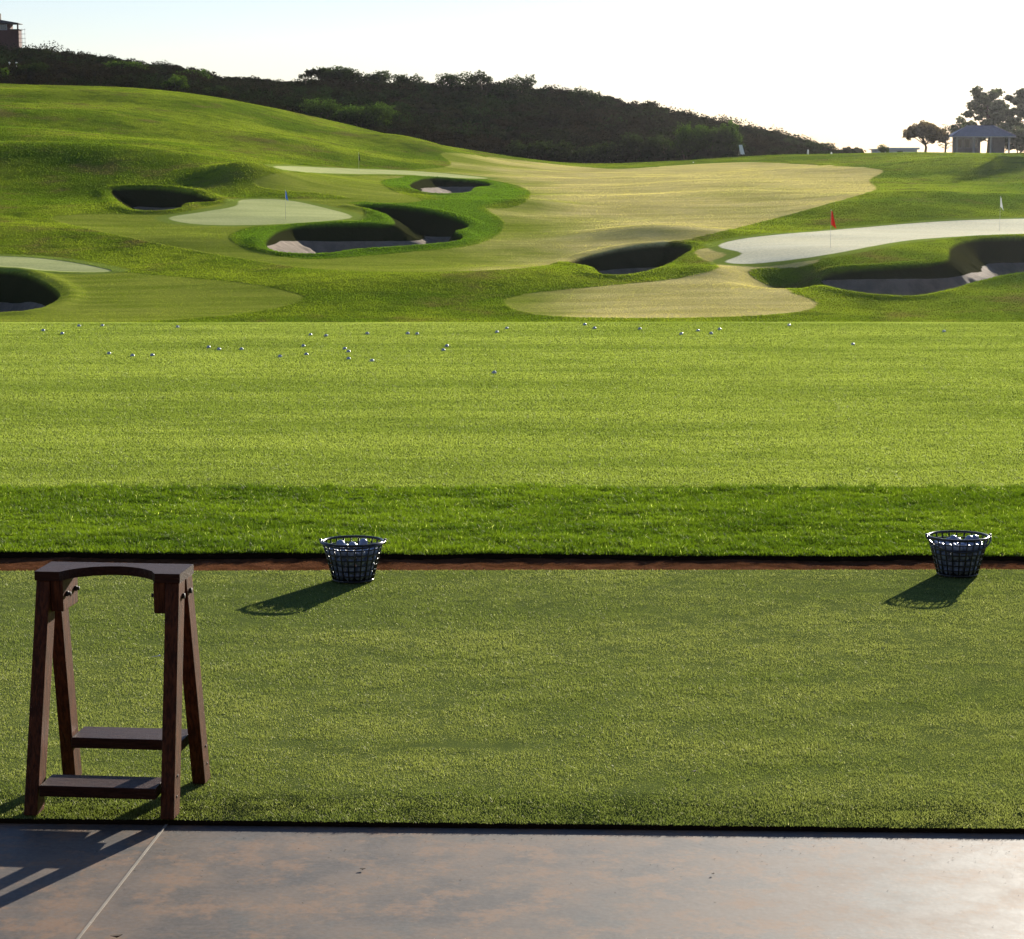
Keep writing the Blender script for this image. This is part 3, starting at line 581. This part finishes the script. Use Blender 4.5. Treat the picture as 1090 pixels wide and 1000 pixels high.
for x0 in (-1.4, .1):
    b = MB(); b.box(x0, x0+.9, -.03, -.003, 2.45, 3.1); wd = b.build('window', GLASS, hs)
    b = MB(); b.box(x0-.08, x0-.003, -.05, -.003, 2.4, 3.15); b.box(x0+.903, x0+.98, -.05, -.003, 2.4, 3.15); b.box(x0-.08, x0+.98, -.06, -.02, 2.34, 2.42); b.build('frame', POST, wd)
b = MB(); 
for zz in (.6, 1.2, 1.8, 2.4): b.tube([(2.7, .4, zz), (3.6, .4, zz)], .03, 5)
for x0 in (3.1, 3.5): b.tube([(x0, .4, -.5), (x0, .4, 2.6)], .03, 5)
b.build('stair_rail', POST, hs)

# ------------------------------------------------------------------ flags
def flag(px, pyb, pyt, col, lb, cat='flag', w=.30, Y=None, fh=.42):
    W = unproj([(px, pyb)])[0]; s = F/W[1]; h = (pyb-pyt)/s
    r = empty('golf_flag', (W[0], W[1], W[2]-.02), lb, 'golf flag')
    b = MB(); b.tube([(0, 0, -.1), (0, 0, h)], [.008, .006], 8); b.build('flagpole', POST, r)
    b = MB(); n = 6; vs = []; zt = h-.02; 
    for side in (0, 1):
        for i in range(n+1):
            u = i/n
            for j in range(4):
                v = j/3; wd = w*(.25+.75*v)*(1 if u < .99 else .96)
                vs.append((.012+u*wd*(.75), .05*math.sin(u*7+v*2)+side*.006, zt-v*fh-.16*u*v-.05*u))
    fs = []
    for side in (0, 1):
        o = side*(n+1)*4
        for i in range(n):
            for j in range(3):
                q = (o+i*4+j, o+(i+1)*4+j, o+(i+1)*4+j+1, o+i*4+j+1); fs.append(q if side else q[::-1])
    b.add(vs, fs, True); b.build('flag_cloth', col, r)
    b = MB(); b.tube([(0, 0, h-.01), (0, 0, h+.03)], [.012, .008], 8); b.build('finial', WHITE, r)
def cloth(name, col):
    m, nt, out = mat(name); t = NT(nt); c = t.mix(t.noise(20), tuple(x*.85 for x in col), col)
    d = t.n('ShaderNodeBsdfDiffuse'); t.put(d.inputs[0], c); q = t.n('ShaderNodeBsdfTranslucent'); t.put(q.inputs[0], c)
    a = t.n('ShaderNodeMixShader'); a.inputs[0].default_value = .45; nt.links.new(d.outputs[0], a.inputs[1]); nt.links.new(q.outputs[0], a.inputs[2]); nt.links.new(a.outputs[0], out.inputs['Surface']); return m
flag(884, 264, 224, cloth('red_cloth', (.62, .035, .02)), 'red flag on the pale green at right', w=.36, fh=.66)
flag(1064, 246, 210, cloth('white_cloth', (.8, .8, .8)), 'white flag on the far end of the pale green at right', w=.24, fh=.5)
flag(304, 234, 203, cloth('blue_cloth', (.12, .30, .75)), 'small blue flag on the green left of the largest bunker', w=.2, fh=.38)
flag(382, 183, 163, cloth('black_cloth', (.012, .012, .012)), 'small black flag on the thin upper green under the hill', w=.17, fh=.5)

# ================================================================== FOREGROUND
MATZ, SOILZ = .016, .022
def line(p, q, z):
    (x0, y0), (x1, y1) = flat(*p, z), flat(*q, z); k = (y1-y0)/(x1-x0); return lambda x: y0+k*(x-x0)
slab_edge = line((0, 877), (1090, 888), 0); mat_far = line((0, 611.5), (1090, 610), 0)
dirt_far = line((0, 586), (1090, 589), .036); cut = line((0, 522), (1090, 523), 0)
Y0C = float(flat(545, 343.5, .02)[1])
XL, XR = -9., 9.
def strip(name, fa, fb, z, m, nx=90, ny=20, zf=None, skirt=0):
    xs = np.linspace(XL, XR, nx); ts = np.linspace(0, 1, ny); X, T = np.meshgrid(xs, ts, indexing='ij')
    Y = fa(X)*(1-T)+fb(X)*T; Z = np.full_like(X, z) if zf is None else zf(X, Y)
    if skirt: Y[:, 1] = Y[:, 0]+.003; Z[:, 1] = zf(X[:, 1], Y[:, 1]) if zf else z; Z[:, 0] = Z[:, 1]-skirt
    i = np.arange(X.size).reshape(X.shape); q = np.stack([i[:-1, :-1], i[1:, :-1], i[1:, 1:], i[:-1, 1:]], -1).reshape(-1, 4)
    return link(name, npmesh(name, np.stack([X, Y, Z], -1).reshape(-1, 3), q, True), m)
def slab_mat():
    m, nt, out = mat('stained_concrete'); t = NT(nt)
    a = t.noise(3.2, 8, .7); bn = t.noise(7, 8, .75); f = t.noise(60, 4, .6); p = t.noise(.8, 4)
    c = t.mix(t.rng(a, .38, .62), (.084, .070, .058), (.150, .108, .078))
    c = t.mix(t.rng(bn, .47, .62, 0, .85), c, (.23, .13, .07))
    c = t.mix(t.rng(t.noise(2.3, 5, .7), .54, .68, 0, .6), c, (.07, .08, .078))
    c = t.mix(t.rng(t.noise(11, 5, .7), .60, .72, 0, .35), c, (.04, .038, .036))
    c = t.mix(t.rng(f, .35, .7, 0, .25), c, (.20, .18, .16))
    ro = t.rng(t.math('ADD', t.math('MULTIPLY', a, .5), t.math('MULTIPLY', bn, .5)), .35, .65, .58, .74)
    t.pbsdf(out, c, ro, .22, t.bump(t.math('ADD', t.math('MULTIPLY', f, .3), t.math('MULTIPLY', t.noise(9, 3), .3)), .0012)); return m
tag(strip('patio', lambda x: 0*x-4, lambda x: slab_edge(x)+.03, 0, slab_mat(), 20, 20), 'stained grey and rust concrete patio', 'patio', None, 'structure')
jx0, jy0 = flat(176, 880); jx1, jy1 = flat(83, 1000); jd = Vector((jx1-jx0, jy1-jy0)).normalized(); jn = Vector((-jd.y, jd.x))*.0038
b = MB(); p0 = Vector((jx0, jy0))-jd*.06; p1 = p0+jd*5
b.prism([(p0+jn)[:], (p1+jn)[:], (p1-jn)[:], (p0-jn)[:]][::-1], .0005, .003)
tag(b.build('patio_joint', simple('pale_joint', (.26, .22, .17), .8)), 'pale joint line across the stained patio', 'joint', None, 'structure')
turfm = None
tag(strip('turf_mat', slab_edge, mat_far, MATZ, turfm, 60, 24, None, .012), 'olive practice turf mat between patio and dirt', 'turf mat', None, 'structure')
def dirt_mat():
    m, nt, out = mat('red_dirt'); t = NT(nt); a = t.noise(9, 6, .65); f = t.noise(70, 5, .7)
    c = t.mix(t.rng(a, .35, .65), (.12, .047, .019), (.21, .088, .042)); c = t.mix(t.rng(f, .4, .7, 0, .7), c, (.07, .035, .02))
    t.pbsdf(out, c, 1., .0, t.bump(t.math('ADD', a, f), .03)); return m
tag(strip('dirt_strip', lambda x: mat_far(x)-.02, lambda x: dirt_far(x)+.1, -.004, dirt_mat(), 500, 16, lambda X, Y: -.012+.010*N1(X, Y, .05)+.008*N2_(X, Y, .2)), 'narrow bare red dirt strip behind the mat', 'dirt', None, 'structure')
def soil_mat(name, ca, cb):
    m, nt, out = mat(name); t = NT(nt); f = t.noise(5, 5)
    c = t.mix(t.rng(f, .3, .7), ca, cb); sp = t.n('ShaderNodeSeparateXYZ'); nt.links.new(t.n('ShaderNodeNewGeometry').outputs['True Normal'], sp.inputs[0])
    c = t.mix(t.rng(sp.outputs['Z'], .4, .8), (.020, .013, .007), c); t.pbsdf(out, c, 1., 0.); return m  # upright edges in near-black soil brown, with their shade painted in
soilm = soil_mat('soil_under_grass', (.09, .13, .016), (.14, .18, .024))
_tm = bpy.data.objects['turf_mat'].data; _tm.materials.clear(); _tm.materials.append(soil_mat('mat_backing', (.08, .105, .03), (.12, .15, .04)))
def fz(X, Y):
    base = SOILZ+.012*(N1(X, Y, 1.3)-.5)
    return base-sstep(Y0C-.3, Y0C+6, Y)*1.0
tag(strip('tee_grass_ground', lambda x: dirt_far(x)+.05*(N1(x, 0*x, .3)-.5)+.02*(N2_(x, 0*x, .07)-.5), lambda x: 0*x+33., SOILZ, soilm, 500, 260, fz, .03), 'ground under the grass tee', 'ground', None, 'structure')
def blades(name, n, xr, yr, keep, zf, h, wd, m, lab, clump=.3, dens=None, lean=.35, seed=3, pale=1.):
    r = np.random.default_rng(seed); X = []; Y = []
    y = np.exp(r.uniform(math.log(yr[0]), math.log(yr[1]), n)) if dens is None else yr[0]+(yr[1]-yr[0])*r.random(n)**dens
    half = y*.245+.5; x = r.uniform(-1, 1, n)*half
    k = keep(x, y); x, y = x[k], y[k]; n = len(x)
    cl = N1(x, y, .06)*.45+N2_(x, y, .22)*.35+N3(x, y, .9)*.2
    hh = h*(1+clump*2*(cl-.5))*r.uniform(.55, 1.25, n)*np.ones(n); dsc = (y/np.mean(y))**.5
    ww = wd*r.uniform(.6, 1.4, n)*dsc
    an = r.uniform(0, 2*math.pi, n); ux, uy = np.cos(an), np.sin(an); la = r.uniform(0, 2*math.pi, n); ll = np.abs(r.normal(0, lean, n))*hh
    z = zf(x, y)-.001
    V = np.empty((n, 3, 3)); V[:, 0] = np.stack([x-ux*ww/2, y-uy*ww/2, z], -1); V[:, 1] = np.stack([x+ux*ww/2, y+uy*ww/2, z], -1)
    V[:, 2] = np.stack([x+np.cos(la)*ll, y+np.sin(la)*ll, z+hh], -1)
    rn = np.clip(r.random(n)*pale+0*cl, 0, 1)
    return tag(link(name, npmesh(name, V.reshape(-1, 3), np.arange(3*n).reshape(n, 3), False, dict(rnd=np.repeat(rn, 3))), m), lab, 'grass', None, 'stuff')
m_mat = blade_mat('turf_fibre', (.135, .172, .045), (.24, .268, .088), (.5, .5, .3), (1.5, 1.5, .9), 1.0, .06, .5, .5, (.8, .8, .6))
m_rgh = blade_mat('rough_blade', (.052, .092, .009), (.12, .18, .02), (.5, .55, .35), (1.7, 1.75, .5), 3.0, .02, .45, .5)
m_fwy = blade_mat('tee_blade', (.19, .245, .044), (.32, .375, .085), (.45, .5, .25), (1.45, 1.5, .9), .8, .03, .45, .5, (.9, .9, .8), (.45, 2.2, 1))  # stretched patches paint the streaky shadows of uneven grass height
blades('mat_fibres', 950000, (0, 0), (6.6, 11.25), lambda x, y: (y > slab_edge(x)+.002-.012*N1(x, 0*x, .02)*N2_(x, 0*x, .15)) & (y < mat_far(x)+.03*(N1(x, 0*x, .04)-.5)*N3(x, 0*x, .5)), lambda x, y: MATZ+0*x, .0065, .0025, m_mat, 'short olive fibres of the practice mat', .9, None, .9, 3)
blades('rough_grass', 380000, (0, 0), (11.4, 14.1), lambda x, y: (y > dirt_far(x)+.05*(N1(x, 0*x, .3)-.5)+.02*(N2_(x, 0*x, .07)-.5)-.018*N1(x, y, .03)) & (y < cut(x)+.22*(N1(x, y, .1)-.5)+.12*(N2_(x, y, .04)-.5)), fz, .021, .0056, m_rgh, 'longer dark green grass strip behind the dirt', .95, None, 1.0, 4)
blades('tee_grass', 1500000, (0, 0), (13.7, Y0C+1.2), lambda x, y: (y > cut(x)), fz, .0105, .0050, m_fwy, 'short bright mown grass of the practice tee', .4, 1.1, 1.2, 5)

# ------------------------------------------------------------------ loose bits
# ------------------------------------------------------------------ golf balls
def ball_mat():
    m, nt, out = mat('ball_cover'); t = NT(nt); v = t.n('ShaderNodeTexVoronoi'); v.inputs['Scale'].default_value = 300
    tc = t.n('ShaderNodeTexCoord'); nt.links.new(tc.outputs['Object'], v.inputs['Vector'])
    t.pbsdf(out, t.mix(t.noise(30), (.23, .28, .40), (.30, .35, .46)), .28, .5, t.bump(v.outputs['Distance'], .001, .6)); return m
BALLM = ball_mat()
def ball_mesh(r=.0214, seg=20, ring=12):
    V = [(0, 0, r)]; Fc = []
    for i in range(1, ring):
        for j in range(seg): V.append((r*math.sin(math.pi*i/ring)*math.cos(2*math.pi*j/seg), r*math.sin(math.pi*i/ring)*math.sin(2*math.pi*j/seg), r*math.cos(math.pi*i/ring)))
    V.append((0, 0, -r)); L = len(V)-1
    for j in range(seg):
        Fc.append((0, 1+j, 1+(j+1) % seg)); Fc.append((L, L-seg+(j+1) % seg, L-seg+j))
        for i in range(ring-2): a = 1+i*seg+j; b_ = 1+i*seg+(j+1) % seg; Fc.append((a, a+seg, b_+seg, b_))
    me = bpy.data.meshes.new('golf_ball'); me.from_pydata(V, [], Fc); me.polygons.foreach_set('use_smooth', [True]*len(Fc)); me.materials.append(BALLM); return me
BM = ball_mesh()
ball0 = link('golf_ball', BM); first = [True]
def ball(x, y, z, label, group):
    o = ball0 if first[0] else ball0.copy()
    if not first[0]: COL.objects.link(o)
    first[0] = False; o.location = (x, y, z); tag(o, label, 'golf ball', group); return o
FB = [(46, 352), (66, 355), (84, 346.5), (109, 346), (116, 376), (141, 378), (162, 377.5), (189, 347.5), (222, 369), (233, 371), (257, 371), (298, 379), (330.5, 356), (347, 357), (391, 354.6), (434, 354.6), (444, 355), (323, 368), (326, 377), (367, 371), (371, 374), (371, 382), (396, 384), (475.6, 368), (472, 372.5), (526, 397), (539.5, 349), (529, 353), (622.5, 345.6), (633, 349), (681, 350), (743, 352), (725, 355.5), (757, 355), (766, 350.5), (840, 346), (1005, 352), (908, 366)]
ordw = 'first second third fourth fifth sixth seventh eighth ninth tenth eleventh twelfth thirteenth fourteenth fifteenth sixteenth seventeenth eighteenth nineteenth'.split()
FBs = sorted(FB); nFB = len(FBs)
for i, (px, py) in enumerate(FBs):
    x, y = flat(px, py, .035); w_ = f'{ordw[i]} from the left' if i < 19 else f'{ordw[nFB-1-i]} from the right'
    ball(float(x), float(y), float(fz(x, y))+.005, f'white golf ball on the bright tee grass, {w_} of the scattered balls', 'golf balls scattered on the tee grass')

# ------------------------------------------------------------------ ball baskets
BLACK = simple('black_coated_wire', (.012, .012, .014), .28, .6, .2, 20)
def basket(px, py, lab, grp, seed, balls_lab, top_lab, hang):
    x, y = flat(px, py, MATZ); x, y = float(x), float(y); R1, R0, Hh = .141, .094, .182
    root = empty('ball_basket', (x, y, MATZ+.006), lab, 'basket')
    circ = lambda r, z, n=40: [(r*math.cos(2*math.pi*k/n), r*math.sin(2*math.pi*k/n), z) for k in range(n)]
    b = MB(); b.tube(circ(R1, Hh, 56), .0062, 10, True); b.build('rim', BLACK, root)
    b = MB(); b.tube(circ(R0, .004, 48), .005, 8, True); 
    for i in range(-4, 5):
        q = i*.022; L = math.sqrt(max(R0*R0-q*q, 0)); b.tube([(q, -L, .003), (q, L, .003)], .0022, 5); b.tube([(-L, q, .003), (L, q, .003)], .0022, 5)
    b.build('base_grid', BLACK, root)
    b = MB(); n = 24
    for k in range(n):
        a = 2*math.pi*(k+.5)/n; c, s = math.cos(a), math.sin(a); b.tube([(R0*c, R0*s, .004), (R1*c, R1*s, Hh)], .0040, 6)
    for j in range(1, 7):
        t = j/7; b.tube(circ(R0+(R1-R0)*t, .004+(Hh-.004)*t, 48), .0035, 6, True)
    b.build('wire_side', BLACK, root)
    b = MB(); pts = []
    for k in range(25):
        a = math.pi*k/24; tl = hang; rr = R1+.010
        px_, q = rr*math.cos(a), rr*math.sin(a)
        pts.append((px_, -q*math.cos(tl), Hh+.004-q*math.sin(tl)))
    b.tube(pts, .0042, 8); b.build('handle', BLACK, root)
    for sgn in (-1, 1):
        b = MB(); b.tube([(sgn*(R1+.004), 0, Hh-.012), (sgn*(R1+.012), 0, Hh+.012)], .007, 8); b.build('handle_loop', BLACK, root)
    # settle the balls layer by layer, only the outer shells and the top layers
    r = random.Random(seed); rb = .0214; cnt = 0; tops = []
    zz = .006+rb; layer = 0; zt = Hh-.038
    while zz < zt:
        Rz = R0+(R1-R0)*zz/Hh-rb-.006; rad = Rz; k0 = 0
        while rad > rb*.6:
            m = max(1, int(2*math.pi*rad/(2*rb*1.03))); off = r.uniform(0, 6.28)
            if rad > Rz-.01 or (zz+.036 >= zt):
                for i in range(m):
                    a = off+2*math.pi*i/m
                    bx_, by_ = rad*math.cos(a), rad*math.sin(a)
                    if not (rad > Rz-.01) or True:
                        ball(x+bx_, y+by_, MATZ+.006+zz+r.uniform(-.002, .002), balls_lab, grp); cnt += 1
            rad -= 2*rb*1.02
        zz += .0365; layer += 1
    for (dx, dy, lb) in top_lab: ball(x+dx, y+dy, MATZ+.006+zz-.010, lb, grp)
    return cnt
c1 = basket(376, 618.5, 'black wire basket full of balls nearer the wooden stand', 'golf balls in the basket near the wooden stand', 5, 'golf ball held in the wire basket near the wooden stand',
       [(-.06, .03, 'ball showing at the back left above the rim of the left basket'), (.045, .07, 'highest ball at the back right of the left basket'), (.0, -.03, 'ball topping the heap at the front of the left basket')], .10)
c2 = basket(1019, 612.5, 'black wire basket of balls standing alone at the right edge of the mat', 'golf balls in the right hand basket', 8, 'golf ball held in the wire basket at the right edge of the mat',
       [(.085, .03, 'highest ball leaning on the right rim of the right basket'), (.055, .01, 'ball beside the highest one in the right basket'), (-.02, .02, 'ball topping the middle of the right basket')], .42)
print('balls', len(FB)+c1+c2+6)

# ------------------------------------------------------------------ bag stand
def wood_mat():
    m, nt, out = mat('dark_red_wood'); t = NT(nt); tc = t.n('ShaderNodeTexCoord')
    g = t.noise(14, 6, .6, tc.outputs['Object'], (9, 9, 1)); f = t.noise(60, 5, .7, tc.outputs['Object'], (4, 4, .6))
    c = t.mix(t.rng(g, .35, .65), (.042, .012, .004), (.12, .036, .012)); c = t.mix(t.rng(f, .55, .75, 0, .5), c, (.03, .012, .008))
    t.pbsdf(out, c, .5, .18, t.bump(t.math('ADD', g, f), .002)); return m
WOOD = wood_mat()
def wood_flat():
    m, nt, out = mat('dark_red_wood_plank'); t = NT(nt); tc = t.n('ShaderNodeTexCoord')
    g = t.noise(14, 6, .6, tc.outputs['Object'], (1, 9, 9)); f = t.noise(60, 5, .7, tc.outputs['Object'], (.6, 4, 4))
    c = t.mix(t.rng(g, .35, .65), (.028, .010, .006), (.055, .021, .012)); c = t.mix(t.rng(f, .5, .75, 0, .6), c, (.02, .010, .008))
    t.pbsdf(out, c, .5, .14, t.bump(t.math('ADD', g, f), .002)); return m
PLANK = wood_flat(); STEEL = simple('bolt_steel', (.05, .045, .04), .6, .15)
ax_, _ = dirs(121, 606); YC = 7.115
st = empty('bag_stand', (float(ax_)*YC+.003, YC, MATZ+.004), 'dark wooden golf bag stand with scalloped top on splayed legs', 'bag stand', None, math.radians(-6))
hw, T = .226, .722
arc = [(-.148+.296*i/16, -.088+.115*(math.sin(math.pi*i/16)**.62)) for i in range(17)]
pl_ = [(-hw, -.088)]+arc+[(hw, -.088), (hw, .088), (-hw, .088)]
b = MB(); n = len(pl_)
b.add([(x, y, T-.028) for x, y in pl_]+[(x, y, T) for x, y in pl_], [(i, (i+1) % n, (i+1) % n+n, i+n) for i in range(n)])
# caps as strips so the scallop is not filled over
top = []; 
m_ = len(arc)
xs_ = [-hw]+[p[0] for p in arc]+[hw]; yf = [-.088]+[p[1] for p in arc]+[-.088]
for zc, flip in ((T-.028, True), (T, False)):
    vs = [(x, y, zc) for x, y in zip(xs_, yf)]+[(x, .088, zc) for x in xs_]; k = len(xs_)
    fs = [(i, i+1, k+i+1, k+i) for i in range(k-1)]; b.add(vs, [f[::-1] for f in fs] if flip else fs)
b.build('top_plank', PLANK, st)
for sx in (-1, 1):
    for sy in (-1, 1):
        xo, xi = sx*(hw-.004), sx*(hw-.046); x0, x1 = min(xo, xi), max(xo, xi)
        yt0, yt1 = sorted((sy*.006, sy*.084)); yb0, yb1 = sorted((sy*.165, sy*.241)); zt = T-.0285
        b = MB(); o_ = sx*.010; b.hexa([(x0+o_, yb0, 0), (x1+o_, yb0, 0), (x1+o_, yb1, 0), (x0+o_, yb1, 0)], [(x0, yt0, zt), (x1, yt0, zt), (x1, yt1, zt), (x0, yt1, zt)])
        lg = b.build('leg', WOOD, st, .003)
        b = MB(); 
        for zz in (.06, .12):
            yc = sy*(.045+(.211-.045)*(1-zz/zt)); b.tube([(sx*(hw+.002), yc, zz), (sx*(hw+.007), yc, zz)], .004, 10)
        b.build('screw', STEEL, lg)
    x0, x1 = sorted((sx*(hw-.047), sx*(hw-.085)))
    b = MB(); b.hexa([(x0, -.078, T-.125), (x1, -.078, T-.125), (x1, .078, T-.125), (x0, .078, T-.125)], [(x0, -.082, T-.0285), (x1, -.082, T-.0285), (x1, .082, T-.0285), (x0, .082, T-.0285)])
    br = b.build('bracket', WOOD, st, .003)
    for yy in (-.045, .045):
        b = MB(); b.tube([(sx*(hw-.10), yy, T-.075), (sx*(hw+.003), yy, T-.075)], .006, 10); b.tube([(sx*(hw-.092), yy, T-.075), (sx*(hw-.086), yy, T-.075)], .009, 6)
        b.tube([(sx*(hw-.003), yy, T-.075), (sx*(hw+.004), yy, T-.075)], .009, 6); b.build('bolt', STEEL, br)
def rung(sy, zc, dep, lab):
    yc = sy*(.045+(.211-.045)*(1-zc/(T-.0285))); yc -= sy*.008
    b = MB(); b.box(-hw+.047, hw-.047, yc-dep/2, yc+dep/2, zc-.034, zc); b.build('foot_rail', PLANK, st, .003)
rung(-1, .096, .135, ''); rung(1, .160, .15, '')
# little debris: a tee on the mat, leaves on the patio
tx, ty = flat(165, 703, MATZ); 
te = empty('golf_tee', (float(tx), float(ty), MATZ+.011), 'tiny white tee lying on the mat inside the stand opening', 'tee', None, .6)
b = MB(); b.tube([(-.02, 0, .004), (.012, 0, .004), (.017, 0, .004), (.022, 0, .005)], [.001, .002, .003, .0055], 8); b.build('tee_peg', WHITE, te)
DRYL = simple('dry_leaf', (.07, .045, .025), .8, .2, .3, 30)
def dleaf(px, py, s, lb, z=.004, rz=0.):
    X, Y = flat(px, py, 0); b = MB(); n = 8; pts = []
    for i in range(n): a = 2*math.pi*i/n; pts.append((s*math.cos(a)*(1+.3*math.sin(3*a)), s*.5*math.sin(a), z+.25*s*abs(math.cos(a))))
    b.add(pts+[(p[0]*.95, p[1]*.95, p[2]+.0012) for p in pts], [tuple(range(n))[::-1], tuple(range(n, 2*n))]+[(i, (i+1) % n, (i+1) % n+n, i+n) for i in range(n)])
    o = b.build('dry_leaf', DRYL, None, 0, (float(X), float(Y), 0)); o.rotation_euler = (0, 0, rz); tag(o, lb, 'leaf', 'leaf litter')
dleaf(124, 999, .016, 'brown leaf at the bottom edge beside the patio joint', rz=.3)
dleaf(386, 927, .008, 'curled bit of leaf on the left half of the patio')
dleaf(759, 932, .006, 'dark speck of leaf on the right half of the patio', rz=1.)
dleaf(739, 831, .010, 'dark leaf on the mat above the patio right of centre', MATZ+.013, .8)
dleaf(850, 679, .008, 'small dark leaf on the far part of the mat below the right basket', MATZ+.013)

# ------------------------------------------------------------------ added unseen building behind the camera, blocks sky light from the back
CW = simple('sky_blocker_wall', (.035, .025, .02), .85, .2, .15, 2); CR = simple('sky_blocker_roof', (.06, .05, .045), .8, .2, .2, 2)
ch = empty('sky_blocker', (0, -3.2, 0), 'unseen dark timber building added behind the patio to block sky light', 'sky_blocker')
b = MB(); b.box(-14, 14, -8, 0, 0, 6.2); b.build('wall', CW, ch)
b = MB(); b.add([(-15, -9, 6.2), (15, -9, 6.2), (15, 2.6, 6.2), (-15, 2.6, 6.2), (-11, -3.5, 9), (11, -3.5, 9)], [(0, 1, 5, 4), (1, 2, 5), (2, 3, 4, 5), (3, 0, 4), (3, 2, 1, 0)]); b.build('roof', CR, ch)
for x0 in (-9.5, -4.5, 4.5, 9.5):
    b = MB(); b.box(x0-1.1, x0+1.1, .003, .05, .8, 2.5); wd = b.build('window', GLASS, ch)
    b = MB(); b.box(x0-1.2, x0+1.2, .003, .09, 2.503, 2.62); b.build('frame', POST, wd)
b = MB(); b.box(-1, 1, .003, .06, .02, 2.3); b.build('door', CR, ch)
HAZE = 1
if HAZE:  # scattering volume added to stand in for lens glare toward the sun
    m, nt, out = mat('haze_air'); pv_ = nt.nodes.new('ShaderNodeVolumePrincipled'); pv_.inputs['Color'].default_value = (.95, .96, 1, 1); pv_.inputs['Density'].default_value = .000045; pv_.inputs['Anisotropy'].default_value = .9
    nt.links.new(pv_.outputs[0], out.inputs['Volume'])
    b = MB(); b.box(-1250, 1250, -1250, 1250, -10, 40); tag(b.build('haze', m), 'thin air haze added for sun glare over the course', 'haze', None, 'stuff')

# dry grass clippings blown on the patio
n = 420; r = np.random.default_rng(77); x = r.uniform(-2.2, 2.2, n); y = slab_edge(x)-.02-np.abs(r.normal(0, .28, n)); a = r.uniform(0, 6.28, n); L = r.uniform(.003, .009, n)
V = np.stack([np.stack([x, y, 0*x+.0012], -1), np.stack([x+np.cos(a)*L, y+np.sin(a)*L, 0*x+.003], -1), np.stack([x+np.cos(a+.25)*L*.6, y+np.sin(a+.25)*L*.6, 0*x+.0014], -1)], 1)
tag(link('grass_clippings', npmesh('grass_clippings', V.reshape(-1, 3), np.arange(3*n).reshape(n, 3)), simple('clippings', (.10, .085, .035), .9, .1, .4, 40)), 'tiny dry grass clippings scattered on the patio', 'clippings', None, 'stuff')
